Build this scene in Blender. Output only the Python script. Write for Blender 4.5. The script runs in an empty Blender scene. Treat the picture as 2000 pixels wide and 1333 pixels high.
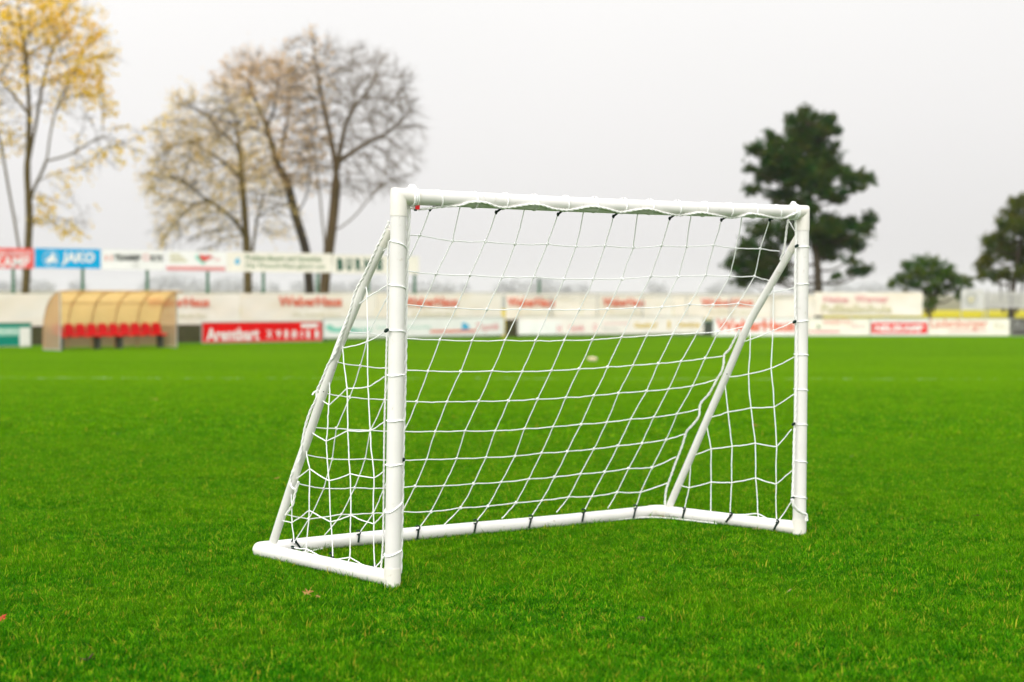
import bpy, math, random
import numpy as np
from mathutils import Vector, Matrix, kdtree, noise
random.seed(7); rng = np.random.default_rng(7)
SC = bpy.context.scene
COL = SC.collection
V = Vector
# measured shape of the goal, in metres from the foot of the near post
BK = {"cam":[3250.13,0.029814,0.004089,1.186738],"root":[-0.4763,6.6392,0.0],"pts":{"TL":[0.024,-0.0076,1.5626],"TR":[1.8847,1.457,1.5767],"BL":[0.0,0.0,0.0],"BR":[1.8879,1.4848,0.0],"KL":[-0.6499,0.7495,0.0322],"KR":[1.2549,2.1065,0.0322]},"yaw":0.6668,"back":[[[0.0533,0.1153,1.4144],[0.0989,0.154,1.4138],[0.228,0.2789,1.3952],[0.3623,0.3896,1.3969],[0.4878,0.5004,1.3898],[0.6283,0.6122,1.3935],[0.7574,0.7242,1.386],[0.892,0.8243,1.3938],[1.0262,0.9356,1.3881],[1.1626,1.0298,1.4005],[1.2884,1.1279,1.399],[1.4264,1.2233,1.4094],[1.5463,1.3237,1.398],[1.6756,1.4199,1.3985],[1.7812,1.5066,1.3887]],[[0.0242,0.2143,1.2724],[0.1574,0.3433,1.2575],[0.296,0.4652,1.2549],[0.433,0.5864,1.25],[0.5722,0.7015,1.2516],[0.7091,0.821,1.244],[0.8451,0.9288,1.2454],[0.9825,1.0352,1.2468],[1.1224,1.1302,1.26],[1.2617,1.2334,1.2615],[1.4012,1.3305,1.2678],[1.5289,1.4263,1.2643],[1.6644,1.5224,1.2658],[1.7434,1.5944,1.2465]],[[-0.0508,0.2618,1.1434],[0.094,0.4106,1.1214],[0.235,0.5396,1.1164],[0.3657,0.6621,1.1067],[0.5123,0.7854,1.1083],[0.6474,0.9002,1.1053],[0.7865,1.0129,1.1046],[0.9219,1.1172,1.1064],[1.0579,1.2144,1.1132],[1.1923,1.3118,1.1153],[1.3341,1.4035,1.1274],[1.4588,1.4938,1.1247],[1.5932,1.5813,1.1321],[1.6846,1.6527,1.1217]],[[-0.1955,0.2447,1.0158],[-0.1231,0.3141,1.0101],[0.013,0.46,0.9851],[0.162,0.603,0.975],[0.2993,0.7312,0.9673],[0.444,0.8565,0.9665],[0.5842,0.9785,0.9612],[0.7189,1.0878,0.9609],[0.8548,1.1943,0.9607],[0.9988,1.2945,0.9706],[1.1255,1.3825,0.9761],[1.2602,1.4735,0.9817],[1.387,1.5586,0.9851],[1.502,1.632,0.9914],[1.6311,1.7019,1.0133]],[[-0.2526,0.3054,0.8879],[-0.165,0.4003,0.869],[-0.0481,0.5216,0.853],[0.1072,0.6782,0.8351],[0.2474,0.8096,0.8271],[0.3859,0.932,0.8241],[0.5243,1.0545,0.8164],[0.662,1.1661,0.8164],[0.7959,1.2683,0.8194],[0.9381,1.3708,0.8251],[1.0654,1.4603,0.8291],[1.1978,1.5483,0.8358],[1.3164,1.624,0.8432],[1.4447,1.7006,0.8559],[1.5391,1.757,0.8644]],[[-0.3072,0.374,0.7528],[-0.2174,0.4728,0.7317],[-0.0794,0.6165,0.712],[0.0538,0.7517,0.6946],[0.1834,0.873,0.6871],[0.3244,0.9994,0.6816],[0.4607,1.1177,0.6767],[0.5987,1.2292,0.6773],[0.7354,1.3355,0.6783],[0.8756,1.4382,0.6823],[1.0004,1.5234,0.6901],[1.1468,1.6233,0.6948],[1.2633,1.6987,0.701],[1.3925,1.7771,0.7125],[1.5217,1.8393,0.7435]],[[-0.3679,0.4495,0.6035],[-0.2809,0.5362,0.5923],[-0.1467,0.6751,0.5724],[-0.0069,0.8134,0.5568],[0.1275,0.9396,0.5467],[0.2597,1.0587,0.5396],[0.3985,1.1823,0.5298],[0.5367,1.2935,0.5308],[0.6763,1.4018,0.5323],[0.8169,1.505,0.5371],[0.9478,1.5989,0.5403],[1.0729,1.6816,0.5497],[1.1953,1.7638,0.5543],[1.3195,1.8413,0.5646],[1.4446,1.9093,0.5865]],[[-0.4152,0.5135,0.4809],[-0.3091,0.634,0.4492],[-0.1768,0.7618,0.4369],[-0.0551,0.8818,0.4206],[0.0845,1.0102,0.4105],[0.2197,1.1297,0.4038],[0.3545,1.2457,0.3975],[0.4934,1.3601,0.3941],[0.6234,1.4579,0.3999],[0.7516,1.5571,0.3984],[0.8878,1.6562,0.4022],[1.0135,1.7422,0.4101],[1.1418,1.8302,0.4156],[1.2722,1.9135,0.427],[1.3722,1.9638,0.4522]],[[-0.4523,0.5967,0.3449],[-0.3558,0.7108,0.3094],[-0.2285,0.8279,0.3006],[-0.1061,0.9449,0.2849],[0.0298,1.0626,0.281],[0.1583,1.1772,0.2705],[0.2955,1.2916,0.2675],[0.427,1.4004,0.2629],[0.562,1.5043,0.2667],[0.6902,1.6039,0.2662],[0.8239,1.7021,0.2712],[0.9501,1.7962,0.2718],[1.0785,1.8842,0.2813],[1.2051,1.9822,0.274],[1.3351,2.0367,0.3251]],[[-0.5153,0.6661,0.2009],[-0.4284,0.767,0.167],[-0.2931,0.8745,0.1738],[-0.1592,0.994,0.163],[-0.0343,1.1019,0.1563],[0.0962,1.2192,0.1413],[0.2337,1.3259,0.1474],[0.3625,1.433,0.1415],[0.4998,1.5385,0.1461],[0.6278,1.6402,0.1439],[0.7668,1.7441,0.1496],[0.888,1.8439,0.1403],[1.0223,1.9391,0.1504],[1.1525,2.0476,0.1378],[1.299,2.1268,0.1776]],[[0.1431,0.0977,1.5174],[0.0989,0.154,1.4138],[0.0242,0.2143,1.2724],[-0.0508,0.2618,1.1434],[-0.1231,0.3141,1.0101],[-0.165,0.4003,0.869],[-0.2174,0.4728,0.7317],[-0.2809,0.5362,0.5923],[-0.3091,0.634,0.4492],[-0.3558,0.7108,0.3094],[-0.4284,0.767,0.167],[-0.4919,0.7979,0.0657]],[[0.2626,0.1784,1.5344],[0.228,0.2789,1.3952],[0.1574,0.3433,1.2575],[0.094,0.4106,1.1214],[0.013,0.46,0.9851],[-0.0481,0.5216,0.853],[-0.0794,0.6165,0.712],[-0.1467,0.6751,0.5724],[-0.1768,0.7618,0.4369],[-0.2285,0.8279,0.3006],[-0.2931,0.8745,0.1738],[-0.3759,0.8894,0.0688]],[[0.408,0.3088,1.5161],[0.3623,0.3896,1.3969],[0.296,0.4652,1.2549],[0.235,0.5396,1.1164],[0.162,0.603,0.975],[0.1072,0.6782,0.8351],[0.0538,0.7517,0.6946],[-0.0069,0.8134,0.5568],[-0.0551,0.8818,0.4206],[-0.1061,0.9449,0.2849],[-0.1592,0.994,0.163],[-0.2291,1.0125,0.063]],[[0.5258,0.3899,1.5312],[0.4878,0.5004,1.3898],[0.433,0.5864,1.25],[0.3657,0.6621,1.1067],[0.2993,0.7312,0.9673],[0.2474,0.8096,0.8271],[0.1834,0.873,0.6871],[0.1275,0.9396,0.5467],[0.0845,1.0102,0.4105],[0.0298,1.0626,0.281],[-0.0343,1.1019,0.1563],[-0.0995,1.1133,0.068]],[[0.6719,0.5164,1.5183],[0.6283,0.6122,1.3935],[0.5722,0.7015,1.2516],[0.5123,0.7854,1.1083],[0.444,0.8565,0.9665],[0.3859,0.932,0.8241],[0.3244,0.9994,0.6816],[0.2597,1.0587,0.5396],[0.2197,1.1297,0.4038],[0.1583,1.1772,0.2705],[0.0962,1.2192,0.1413],[0.0425,1.2285,0.0666]],[[0.7847,0.5881,1.5398],[0.7574,0.7242,1.386],[0.7091,0.821,1.244],[0.6474,0.9002,1.1053],[0.5842,0.9785,0.9612],[0.5243,1.0545,0.8164],[0.4607,1.1177,0.6767],[0.3985,1.1823,0.5298],[0.3545,1.2457,0.3975],[0.2955,1.2916,0.2675],[0.2337,1.3259,0.1474],[0.1555,1.319,0.0666]],[[0.9212,0.7133,1.5194],[0.892,0.8243,1.3938],[0.8451,0.9288,1.2454],[0.7865,1.0129,1.1046],[0.7189,1.0878,0.9609],[0.662,1.1661,0.8164],[0.5987,1.2292,0.6773],[0.5367,1.2935,0.5308],[0.4934,1.3601,0.3941],[0.427,1.4004,0.2629],[0.3625,1.433,0.1415],[0.3077,1.4396,0.0678]],[[1.0347,0.7834,1.5435],[1.0262,0.9356,1.3881],[0.9825,1.0352,1.2468],[0.9219,1.1172,1.1064],[0.8548,1.1943,0.9607],[0.7959,1.2683,0.8194],[0.7354,1.3355,0.6783],[0.6763,1.4018,0.5323],[0.6234,1.4579,0.3999],[0.562,1.5043,0.2667],[0.4998,1.5385,0.1461],[0.4294,1.5363,0.0676]],[[1.1896,0.9251,1.5208],[1.1626,1.0298,1.4005],[1.1224,1.1302,1.26],[1.0579,1.2144,1.1132],[0.9988,1.2945,0.9706],[0.9381,1.3708,0.8251],[0.8756,1.4382,0.6823],[0.8169,1.505,0.5371],[0.7516,1.5571,0.3984],[0.6902,1.6039,0.2662],[0.6278,1.6402,0.1439],[0.5823,1.6554,0.0699]],[[1.294,0.9897,1.5427],[1.2884,1.1279,1.399],[1.2617,1.2334,1.2615],[1.1923,1.3118,1.1153],[1.1255,1.3825,0.9761],[1.0654,1.4603,0.8291],[1.0004,1.5234,0.6901],[0.9478,1.5989,0.5403],[0.8878,1.6562,0.4022],[0.8239,1.7021,0.2712],[0.7668,1.7441,0.1496],[0.7052,1.7515,0.0704]],[[1.4496,1.1271,1.5259],[1.4264,1.2233,1.4094],[1.4012,1.3305,1.2678],[1.3341,1.4035,1.1274],[1.2602,1.4735,0.9817],[1.1978,1.5483,0.8358],[1.1468,1.6233,0.6948],[1.0729,1.6816,0.5497],[1.0135,1.7422,0.4101],[0.9501,1.7962,0.2718],[0.888,1.8439,0.1403],[0.8528,1.8682,0.0687]],[[1.5543,1.1955,1.5437],[1.5463,1.3237,1.398],[1.5289,1.4263,1.2643],[1.4588,1.4938,1.1247],[1.387,1.5586,0.9851],[1.3164,1.624,0.8432],[1.2633,1.6987,0.701],[1.1953,1.7638,0.5543],[1.1418,1.8302,0.4156],[1.0785,1.8842,0.2813],[1.0223,1.9391,0.1504],[0.9768,1.9683,0.064]],[[1.7041,1.3232,1.5329],[1.6756,1.4199,1.3985],[1.6644,1.5224,1.2658],[1.5932,1.5813,1.1321],[1.502,1.632,0.9914],[1.4447,1.7006,0.8559],[1.3925,1.7771,0.7125],[1.3195,1.8413,0.5646],[1.2722,1.9135,0.427],[1.2051,1.9822,0.274],[1.1525,2.0476,0.1378],[1.1325,2.0956,0.0561]]],"side":[[[-0.1224,0.157,1.2419],[-0.1152,0.1477,1.1626],[-0.1101,0.1398,1.0062],[-0.1123,0.142,0.9748],[-0.1095,0.1364,0.7933],[-0.0997,0.1228,0.6167],[-0.0948,0.1162,0.5379],[-0.0807,0.0985,0.4271],[-0.0824,0.0981,0.2393],[-0.0822,0.0965,0.1435],[-0.0773,0.09,0.0651]],[[-0.2307,0.2786,0.9914],[-0.2282,0.2751,0.9489],[-0.2061,0.2476,0.7822],[-0.2032,0.242,0.6062],[-0.1982,0.2352,0.5261],[-0.1908,0.2254,0.4294],[-0.1879,0.2199,0.258],[-0.19,0.2208,0.1451],[-0.1922,0.2226,0.0831],[-0.2041,0.2359,0.051]],[[-0.2913,0.3467,0.8579],[-0.2886,0.3425,0.7656],[-0.2934,0.3472,0.7071],[-0.2981,0.3514,0.6139],[-0.3053,0.359,0.5527],[-0.3028,0.3556,0.5141],[-0.2901,0.3393,0.3862],[-0.2823,0.3281,0.2149],[-0.2747,0.3182,0.13],[-0.2721,0.3145,0.0723]],[[-0.4113,0.4817,0.5985],[-0.4008,0.4681,0.481],[-0.3854,0.4496,0.4259],[-0.3875,0.4498,0.2481],[-0.3974,0.4597,0.1301],[-0.4024,0.4648,0.0808],[-0.4126,0.4763,0.0569]],[[-0.4835,0.5622,0.3867],[-0.4754,0.5513,0.27],[-0.4752,0.55,0.181],[-0.4619,0.5335,0.0922]],[[-0.0244,0.0456,1.3604],[-0.0925,0.1236,1.3207]],[[-0.024,0.0432,1.2105],[-0.1106,0.1424,1.1626],[-0.1855,0.228,1.1071]],[[-0.0279,0.0454,1.0275],[-0.1123,0.142,0.979],[-0.2282,0.2751,0.9489],[-0.284,0.3388,0.8906]],[[-0.0364,0.0527,0.8417],[-0.1072,0.1337,0.7955],[-0.2061,0.2476,0.7822],[-0.2909,0.3444,0.7073],[-0.3232,0.3817,0.7219],[-0.3582,0.4222,0.7235]],[[-0.0358,0.0497,0.6602],[-0.0997,0.1228,0.6167],[-0.2032,0.242,0.6062],[-0.3053,0.359,0.5527],[-0.4087,0.4787,0.5965]],[[-0.0352,0.0465,0.4621],[-0.0807,0.0985,0.4271],[-0.1908,0.2254,0.4294],[-0.2901,0.3393,0.3862],[-0.3854,0.4496,0.4259],[-0.4834,0.5617,0.3533]],[[-0.0414,0.0514,0.2854],[-0.0824,0.0981,0.2393],[-0.1879,0.2199,0.258],[-0.2823,0.3281,0.2149],[-0.3875,0.4498,0.2481],[-0.4752,0.55,0.181],[-0.5548,0.6418,0.186]],[[-0.0364,0.0434,0.1166],[-0.0819,0.0951,0.0538],[-0.1922,0.2226,0.0831],[-0.2942,0.3397,0.053],[-0.4024,0.4648,0.0808],[-0.4619,0.5332,0.0744]],[[1.7668,1.5801,1.2162],[1.7661,1.5837,1.0645],[1.7668,1.5843,0.9987],[1.7599,1.5947,0.8107],[1.7751,1.5836,0.621],[1.7881,1.5747,0.4238],[1.7878,1.5786,0.2379],[1.792,1.5783,0.0445]],[[1.6669,1.6824,1.0011],[1.6696,1.6807,0.9525],[1.6624,1.6913,0.7776],[1.6753,1.6819,0.6087],[1.6949,1.6661,0.4329],[1.6989,1.6656,0.2583],[1.7096,1.6585,0.0818],[1.7145,1.6545,0.0412]],[[1.5556,1.7971,0.7381],[1.5732,1.7829,0.5804],[1.5932,1.7666,0.4077],[1.5926,1.7708,0.2226],[1.5873,1.7793,0.0573]],[[1.4735,1.882,0.5228],[1.4983,1.8603,0.3854],[1.4998,1.8622,0.2143],[1.4989,1.8663,0.0531]],[[1.4037,1.9541,0.3442],[1.4021,1.9574,0.2615],[1.398,1.9631,0.173],[1.3749,1.9881,0.055]],[[1.8263,1.5151,1.5417],[1.8548,1.4882,1.4858]],[[1.8578,1.4907,1.2113],[1.7692,1.5781,1.1909],[1.7431,1.6042,1.1706]],[[1.8531,1.4985,1.0436],[1.7668,1.5843,0.9987],[1.6696,1.6807,0.9525],[1.636,1.7141,0.9385]],[[1.8571,1.498,0.8708],[1.7599,1.5947,0.8107],[1.6624,1.6913,0.7776],[1.5623,1.7901,0.7567]],[[1.8591,1.4996,0.69],[1.7751,1.5836,0.621],[1.6753,1.6819,0.6087],[1.5732,1.7829,0.5804],[1.4804,1.8748,0.5418]],[[1.8501,1.5118,0.5156],[1.7881,1.5747,0.4238],[1.6949,1.6661,0.4329],[1.5932,1.7666,0.4077],[1.4983,1.8603,0.3854],[1.4086,1.9494,0.3394]],[[1.8523,1.5137,0.3113],[1.7878,1.5786,0.2379],[1.6989,1.6656,0.2583],[1.5926,1.7708,0.2226],[1.4998,1.8622,0.2143],[1.398,1.9631,0.173],[1.352,2.0081,0.1809]],[[1.8539,1.5151,0.1622],[1.792,1.5783,0.0445],[1.7096,1.6585,0.0818],[1.5873,1.7793,0.0573],[1.4989,1.8663,0.0531],[1.3749,1.9881,0.055],[1.287,2.0746,0.0541]]],"strL":[[-0.009,0.0288,1.4378],[-0.0583,0.0845,1.3489],[-0.1085,0.1412,1.2564],[-0.1878,0.2303,1.0775],[-0.2499,0.3001,0.9394],[-0.3183,0.3766,0.7612],[-0.3857,0.452,0.5791],[-0.4522,0.5264,0.4085],[-0.5148,0.5964,0.2372],[-0.5707,0.6588,0.0817]],"strR":[[1.8722,1.4716,1.4604],[1.8366,1.508,1.3889],[1.8006,1.5448,1.3168],[1.7255,1.6217,1.1654],[1.6533,1.6956,1.011],[1.5668,1.7854,0.7725],[1.4827,1.8724,0.5472],[1.3945,1.9639,0.306],[1.3353,2.0253,0.1466],[1.3017,2.0601,0.0534]],"ropes":[["crossbar",0.0052,[[0.0652,0.0191,1.5194],[0.1044,0.05,1.5149],[0.1439,0.0811,1.5207],[0.1961,0.117,1.529],[0.2574,0.1462,1.5348],[0.2903,0.1593,1.5461],[0.3273,0.1852,1.5518],[0.3687,0.2188,1.5495],[0.4104,0.2626,1.5372],[0.4442,0.2932,1.5347],[0.4868,0.3187,1.5404],[0.547,0.3583,1.5512],[0.5949,0.3961,1.5512],[0.6481,0.4476,1.5389],[0.7064,0.4993,1.5352],[0.7602,0.5314,1.5435],[0.8171,0.5699,1.5545],[0.875,0.6174,1.5505],[0.9345,0.6761,1.538],[0.9584,0.697,1.5368],[1.0172,0.7315,1.5477],[1.0846,0.781,1.555],[1.1645,0.8562,1.5406],[1.2261,0.9197,1.5346],[1.2778,0.9472,1.5407],[1.3405,0.987,1.5498],[1.4334,1.0747,1.5401],[1.4974,1.1464,1.5341],[1.5522,1.1632,1.5446],[1.5909,1.1828,1.5553],[1.6544,1.2376,1.5508],[1.724,1.3105,1.5422],[1.7766,1.3487,1.5441],[1.8125,1.3588,1.557],[1.8424,1.3762,1.5702]]],["postL",0.0085,[[0.0583,0.0296,1.5812],[0.0623,0.0328,1.5323],[0.0605,0.0313,1.4709],[0.0587,0.0299,1.389],[0.0549,0.027,1.3275],[0.0531,0.0256,1.2456],[0.0504,0.0234,1.1227],[0.0497,0.0229,0.9996],[0.048,0.0215,0.8765],[0.0445,0.0187,0.7123],[0.0408,0.0159,0.5892],[0.0391,0.0146,0.4453],[0.0365,0.0125,0.3013],[0.0338,0.0104,0.1779],[0.0311,0.0083,0.0544]]],["postLin",0.0042,[[-0.02,0.0409,1.389],[-0.0242,0.0444,1.2865],[-0.024,0.0432,1.2105],[-0.0256,0.0428,1.0276],[-0.0287,0.0448,0.9164],[-0.0317,0.0467,0.7926],[-0.0358,0.0497,0.6602],[-0.0376,0.0498,0.5031],[-0.0392,0.049,0.2961],[-0.0411,0.0496,0.1716],[-0.0499,0.0583,0.0622]]],["postR",0.0062,[[1.8434,1.4244,1.5502],[1.85,1.4297,1.4639],[1.8482,1.4282,1.3648],[1.8469,1.4272,1.2161],[1.8483,1.4282,1.0921],[1.8548,1.4334,1.0175],[1.859,1.4367,0.8931],[1.86,1.4375,0.7935],[1.8556,1.434,0.6691],[1.8538,1.4326,0.5696],[1.8491,1.4289,0.4701],[1.8473,1.4275,0.3705],[1.8454,1.426,0.2708],[1.8406,1.4222,0.1839]]],["postRlow",0.0075,[[1.8322,1.3723,0.1901],[1.8411,1.3793,0.1569],[1.8642,1.3976,0.1323],[1.8932,1.4203,0.1144],[1.9135,1.4364,0.1048],[1.9139,1.4366,0.0748]]],["strutR",0.0055,[[1.8203,1.4789,1.5401],[1.8143,1.4856,1.503],[1.8085,1.4925,1.4409],[1.8005,1.5015,1.3861],[1.7879,1.5146,1.3463]]],["strutR2",0.0058,[[1.6151,1.6913,1.0003],[1.5921,1.7149,0.9464],[1.569,1.7387,0.8966],[1.5495,1.7584,0.8717],[1.5459,1.7628,0.8242],[1.5368,1.7726,0.7835],[1.5211,1.7886,0.7539],[1.4833,1.8273,0.6725],[1.4433,1.8678,0.6155],[1.4357,1.8765,0.5514],[1.4075,1.9052,0.5036],[1.379,1.934,0.4646],[1.3589,1.9552,0.3894],[1.3304,1.9849,0.3037],[1.3099,2.0063,0.2368],[1.2853,2.0322,0.1505],[1.28,2.039,0.0736]]],["strutL",0.0055,[[-0.0155,0.0062,1.4654],[-0.0423,0.0362,1.4052],[-0.0648,0.0617,1.3689],[-0.0897,0.0898,1.32],[-0.1287,0.1338,1.2458],[-0.1659,0.1759,1.1832],[-0.1846,0.1966,1.1201],[-0.2058,0.2203,1.0607],[-0.2272,0.2443,1.0093],[-0.2584,0.2792,0.9273],[-0.2924,0.3178,0.8786],[-0.3145,0.3425,0.8279],[-0.3442,0.376,0.7677],[-0.3516,0.384,0.726],[-0.3791,0.4151,0.6759],[-0.4018,0.4405,0.615],[-0.417,0.4571,0.5478],[-0.4245,0.4651,0.4922],[-0.4373,0.4792,0.4467]]],["strutL2",0.0055,[[-0.4657,0.5115,0.4101],[-0.4786,0.5257,0.3575],[-0.4577,0.5013,0.3339],[-0.4371,0.4779,0.3654],[-0.4551,0.498,0.3122],[-0.4654,0.5093,0.2665],[-0.481,0.5269,0.2419],[-0.5019,0.5507,0.2142]]],["bottom",0.0048,[[-0.571,0.756,0.012],[-0.4415,0.8179,0.012],[-0.3225,1.0022,0.012],[-0.1879,1.0839,0.012],[-0.0504,1.1674,0.012],[0.0649,1.2685,0.012],[0.2326,1.3737,0.012],[0.38,1.4636,0.012],[0.5308,1.5733,0.012],[0.6858,1.686,0.012],[0.845,1.8018,0.012],[1.0076,1.9015,0.012],[1.174,2.0037,0.012],[1.2792,1.9872,0.012],[1.378,1.9126,0.012],[1.5206,1.7842,0.012]]]],"ct":[[[0.1715,0.1086,1.5346],[0.1431,0.0977,1.5174]],[[0.4398,0.3197,1.5403],[0.408,0.3088,1.5161]],[[0.7006,0.525,1.543],[0.6719,0.5164,1.5183]],[[0.951,0.722,1.5425],[0.9212,0.7133,1.5194]],[[1.2231,0.9362,1.5446],[1.1896,0.9251,1.5208]],[[1.4822,1.1401,1.5433],[1.4499,1.1293,1.5236]],[[1.7387,1.342,1.5486],[1.7041,1.3232,1.5329]]],"cb":[[[-0.2242,1.0108,0.068],[-0.2286,1.0076,0.0258]],[[0.0394,1.1985,0.0636],[0.0325,1.1936,0.0133]],[[0.3064,1.3887,0.0673],[0.2968,1.3819,0.0135]],[[0.5763,1.5811,0.0646],[0.5638,1.5721,0.0148]],[[0.8461,1.7732,0.0707],[0.8357,1.7658,0.0196]],[[1.1231,1.9706,0.067],[1.1095,1.9609,0.0122]],[[-0.4945,0.8182,0.0603],[-0.467,0.8378,0.0157]]],"cr":[[[1.373,1.9447,0.0608],[1.3638,1.9547,0.0141]],[[1.5865,1.7347,0.0633],[1.564,1.7577,0.0237]],[[1.79,1.5348,0.0556],[1.773,1.5524,0.0125]]],"cl":[[[-0.2783,0.3522,0.0728],[-0.2708,0.3432,0.0461]],[[-0.0755,0.1183,0.0604],[-0.0708,0.1126,0.0362]],[[-0.4718,0.5751,0.0634],[-0.4796,0.5839,0.0441]]],"cp":[[-0.0221,-0.0311,1.0293],[0.0408,0.0184,0.5087],[1.8535,1.4323,1.412],[1.8459,1.4264,1.0449],[1.8454,1.426,0.5476],[1.8435,1.4245,0.1861]],"wrapL":[[1.3845,1.3557],[1.2102,1.1964],[1.0296,1.0246],[0.8486,0.8545],[0.6673,0.6719],[0.4898,0.4971],[0.3018,0.3489],[0.1278,0.153]],"wrapR":[[1.4093,1.4087],[1.2285,1.2291],[1.0474,1.0516],[0.8858,0.8813],[0.7166,0.7083],[0.5471,0.54],[0.3673,0.3538],[0.1923,0.1774]],"wrapX":[0.1928,0.3715,0.529,0.6911,0.8608,1.0267,1.1944,1.3545,1.5253,1.6945,1.8582,2.0228,2.1846],"tag":[0.0976,0.0249,1.5198]}
HAZE_DENSITY = 0.0002
TURF_RAMP = [(0.0, (0.001, 0.050, 0.001)), (0.28, (0.006, 0.130, 0.001)), (0.52, (0.036, 0.250, 0.001)), (0.70, (0.110, 0.380, 0.002)), (0.86, (0.280, 0.500, 0.012)), (0.95, (0.54, 0.50, 0.04)), (1.0, (0.46, 0.30, 0.03))]
LINE = (28.0, 0.10)     # worn touchline: y = a + b x

EYE = BK['cam'][3]; FPX, PITCH, ROLL = BK['cam'][:3]
BASE = -0.72                      # level of the ground by the boards: the pitch falls gently towards its edge

def ground_z(y):
    t = min(max((y - 9.0) / 43.0, 0.0), 1.0)
    return BASE * t * t * (3 - 2 * t) - 0.007        # the goal's bars lie on the pressed tips of the grass

# ------------------------------------------------------------------ camera
Fw = V((0, math.cos(PITCH), -math.sin(PITCH))); Up0 = V((0, math.sin(PITCH), math.cos(PITCH))); R0 = V((1, 0, 0))
Rt = R0 * math.cos(ROLL) + Up0 * math.sin(ROLL); Up = Up0 * math.cos(ROLL) - R0 * math.sin(ROLL)
CAM = V((0, 0, EYE))
cd = bpy.data.cameras.new('camera'); cam = bpy.data.objects.new('camera', cd); COL.objects.link(cam)
cam.matrix_world = Matrix(((Rt.x, Up.x, -Fw.x, CAM.x), (Rt.y, Up.y, -Fw.y, CAM.y), (Rt.z, Up.z, -Fw.z, CAM.z), (0, 0, 0, 1)))
cd.sensor_width = 36; cd.lens = 36 * FPX / 2000; cd.clip_end = 6000; cd.clip_start = 0.05
cd.dof.use_dof = True; cd.dof.focus_distance = 6.9; cd.dof.aperture_fstop = cd.lens / 1000 / 0.0275
cd.dof.aperture_blades = 9
SC.camera = cam

def at(px, py, Y):                # the point at distance Y seen at photograph pixel (px, py)
    d = Fw + Rt * ((px - 1000) / FPX) - Up * ((py - 666.5) / FPX)
    return CAM + d * (Y / d.y)
def on_ground(px, py, lift=0.0):
    d = Fw + Rt * ((px - 1000) / FPX) - Up * ((py - 666.5) / FPX)
    lo, hi = 2.0, 400.0
    for _ in range(50):
        m = (lo + hi) / 2
        p = CAM + d * (m / d.y)
        if p.z > ground_z(p.y) + lift: lo = m
        else: hi = m
    return CAM + d * (lo / d.y)

# ------------------------------------------------------------------ materials
def nt(name):
    m = bpy.data.materials.new(name); m.use_nodes = True
    t = m.node_tree; t.nodes.clear()
    o = t.nodes.new('ShaderNodeOutputMaterial')
    return m, t, o
def N(t, typ, **kw):
    n = t.nodes.new(typ)
    for k, v in kw.items(): setattr(n, k, v)
    return n
def ramp(t, stops):
    r = N(t, 'ShaderNodeValToRGB')
    e = r.color_ramp.elements
    while len(e) < len(stops): e.new(0.5)
    for i, (p, c) in enumerate(stops):
        e[i].position = p; e[i].color = (*c, 1)
    return r
def mat(name, col, rough=0.5, spec=0.5, var=0.12, scale=6.0, bump=0.0, bscale=60.0, col2=None, metallic=0.0, trans=0.0, stretch=None):
    m, t, o = nt(name)
    p = N(t, 'ShaderNodeBsdfPrincipled'); p.inputs['Roughness'].default_value = rough
    p.inputs['Specular IOR Level'].default_value = spec; p.inputs['Metallic'].default_value = metallic
    tc = N(t, 'ShaderNodeTexCoord'); nz = N(t, 'ShaderNodeTexNoise'); nz.inputs['Scale'].default_value = scale; nz.inputs['Detail'].default_value = 6
    src = tc.outputs['Object']
    if stretch:
        mp = N(t, 'ShaderNodeMapping'); mp.inputs['Scale'].default_value = stretch; t.links.new(src, mp.inputs[0]); src = mp.outputs[0]
    t.links.new(src, nz.inputs['Vector'])
    c2 = col2 or tuple(c * (1 - var) for c in col); c1 = col if col2 else tuple(min(1, c * (1 + var)) for c in col)
    r = ramp(t, [(0.35, c2), (0.65, c1)])
    t.links.new(nz.outputs['Fac'], r.inputs['Fac']); t.links.new(r.outputs['Color'], p.inputs['Base Color'])
    if bump:
        n2 = N(t, 'ShaderNodeTexNoise'); n2.inputs['Scale'].default_value = bscale; n2.inputs['Detail'].default_value = 4
        t.links.new(src, n2.inputs['Vector'])
        b = N(t, 'ShaderNodeBump'); b.inputs['Strength'].default_value = bump; b.inputs['Distance'].default_value = 0.01
        t.links.new(n2.outputs['Fac'], b.inputs['Height']); t.links.new(b.outputs['Normal'], p.inputs['Normal'])
    last = p.outputs['BSDF']
    if trans:
        tr = N(t, 'ShaderNodeBsdfTranslucent'); t.links.new(r.outputs['Color'], tr.inputs['Color'])
        mx = N(t, 'ShaderNodeMixShader'); mx.inputs['Fac'].default_value = trans
        t.links.new(last, mx.inputs[1]); t.links.new(tr.outputs[0], mx.inputs[2]); last = mx.outputs[0]
    t.links.new(last, o.inputs['Surface'])
    return m
M = {}
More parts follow.
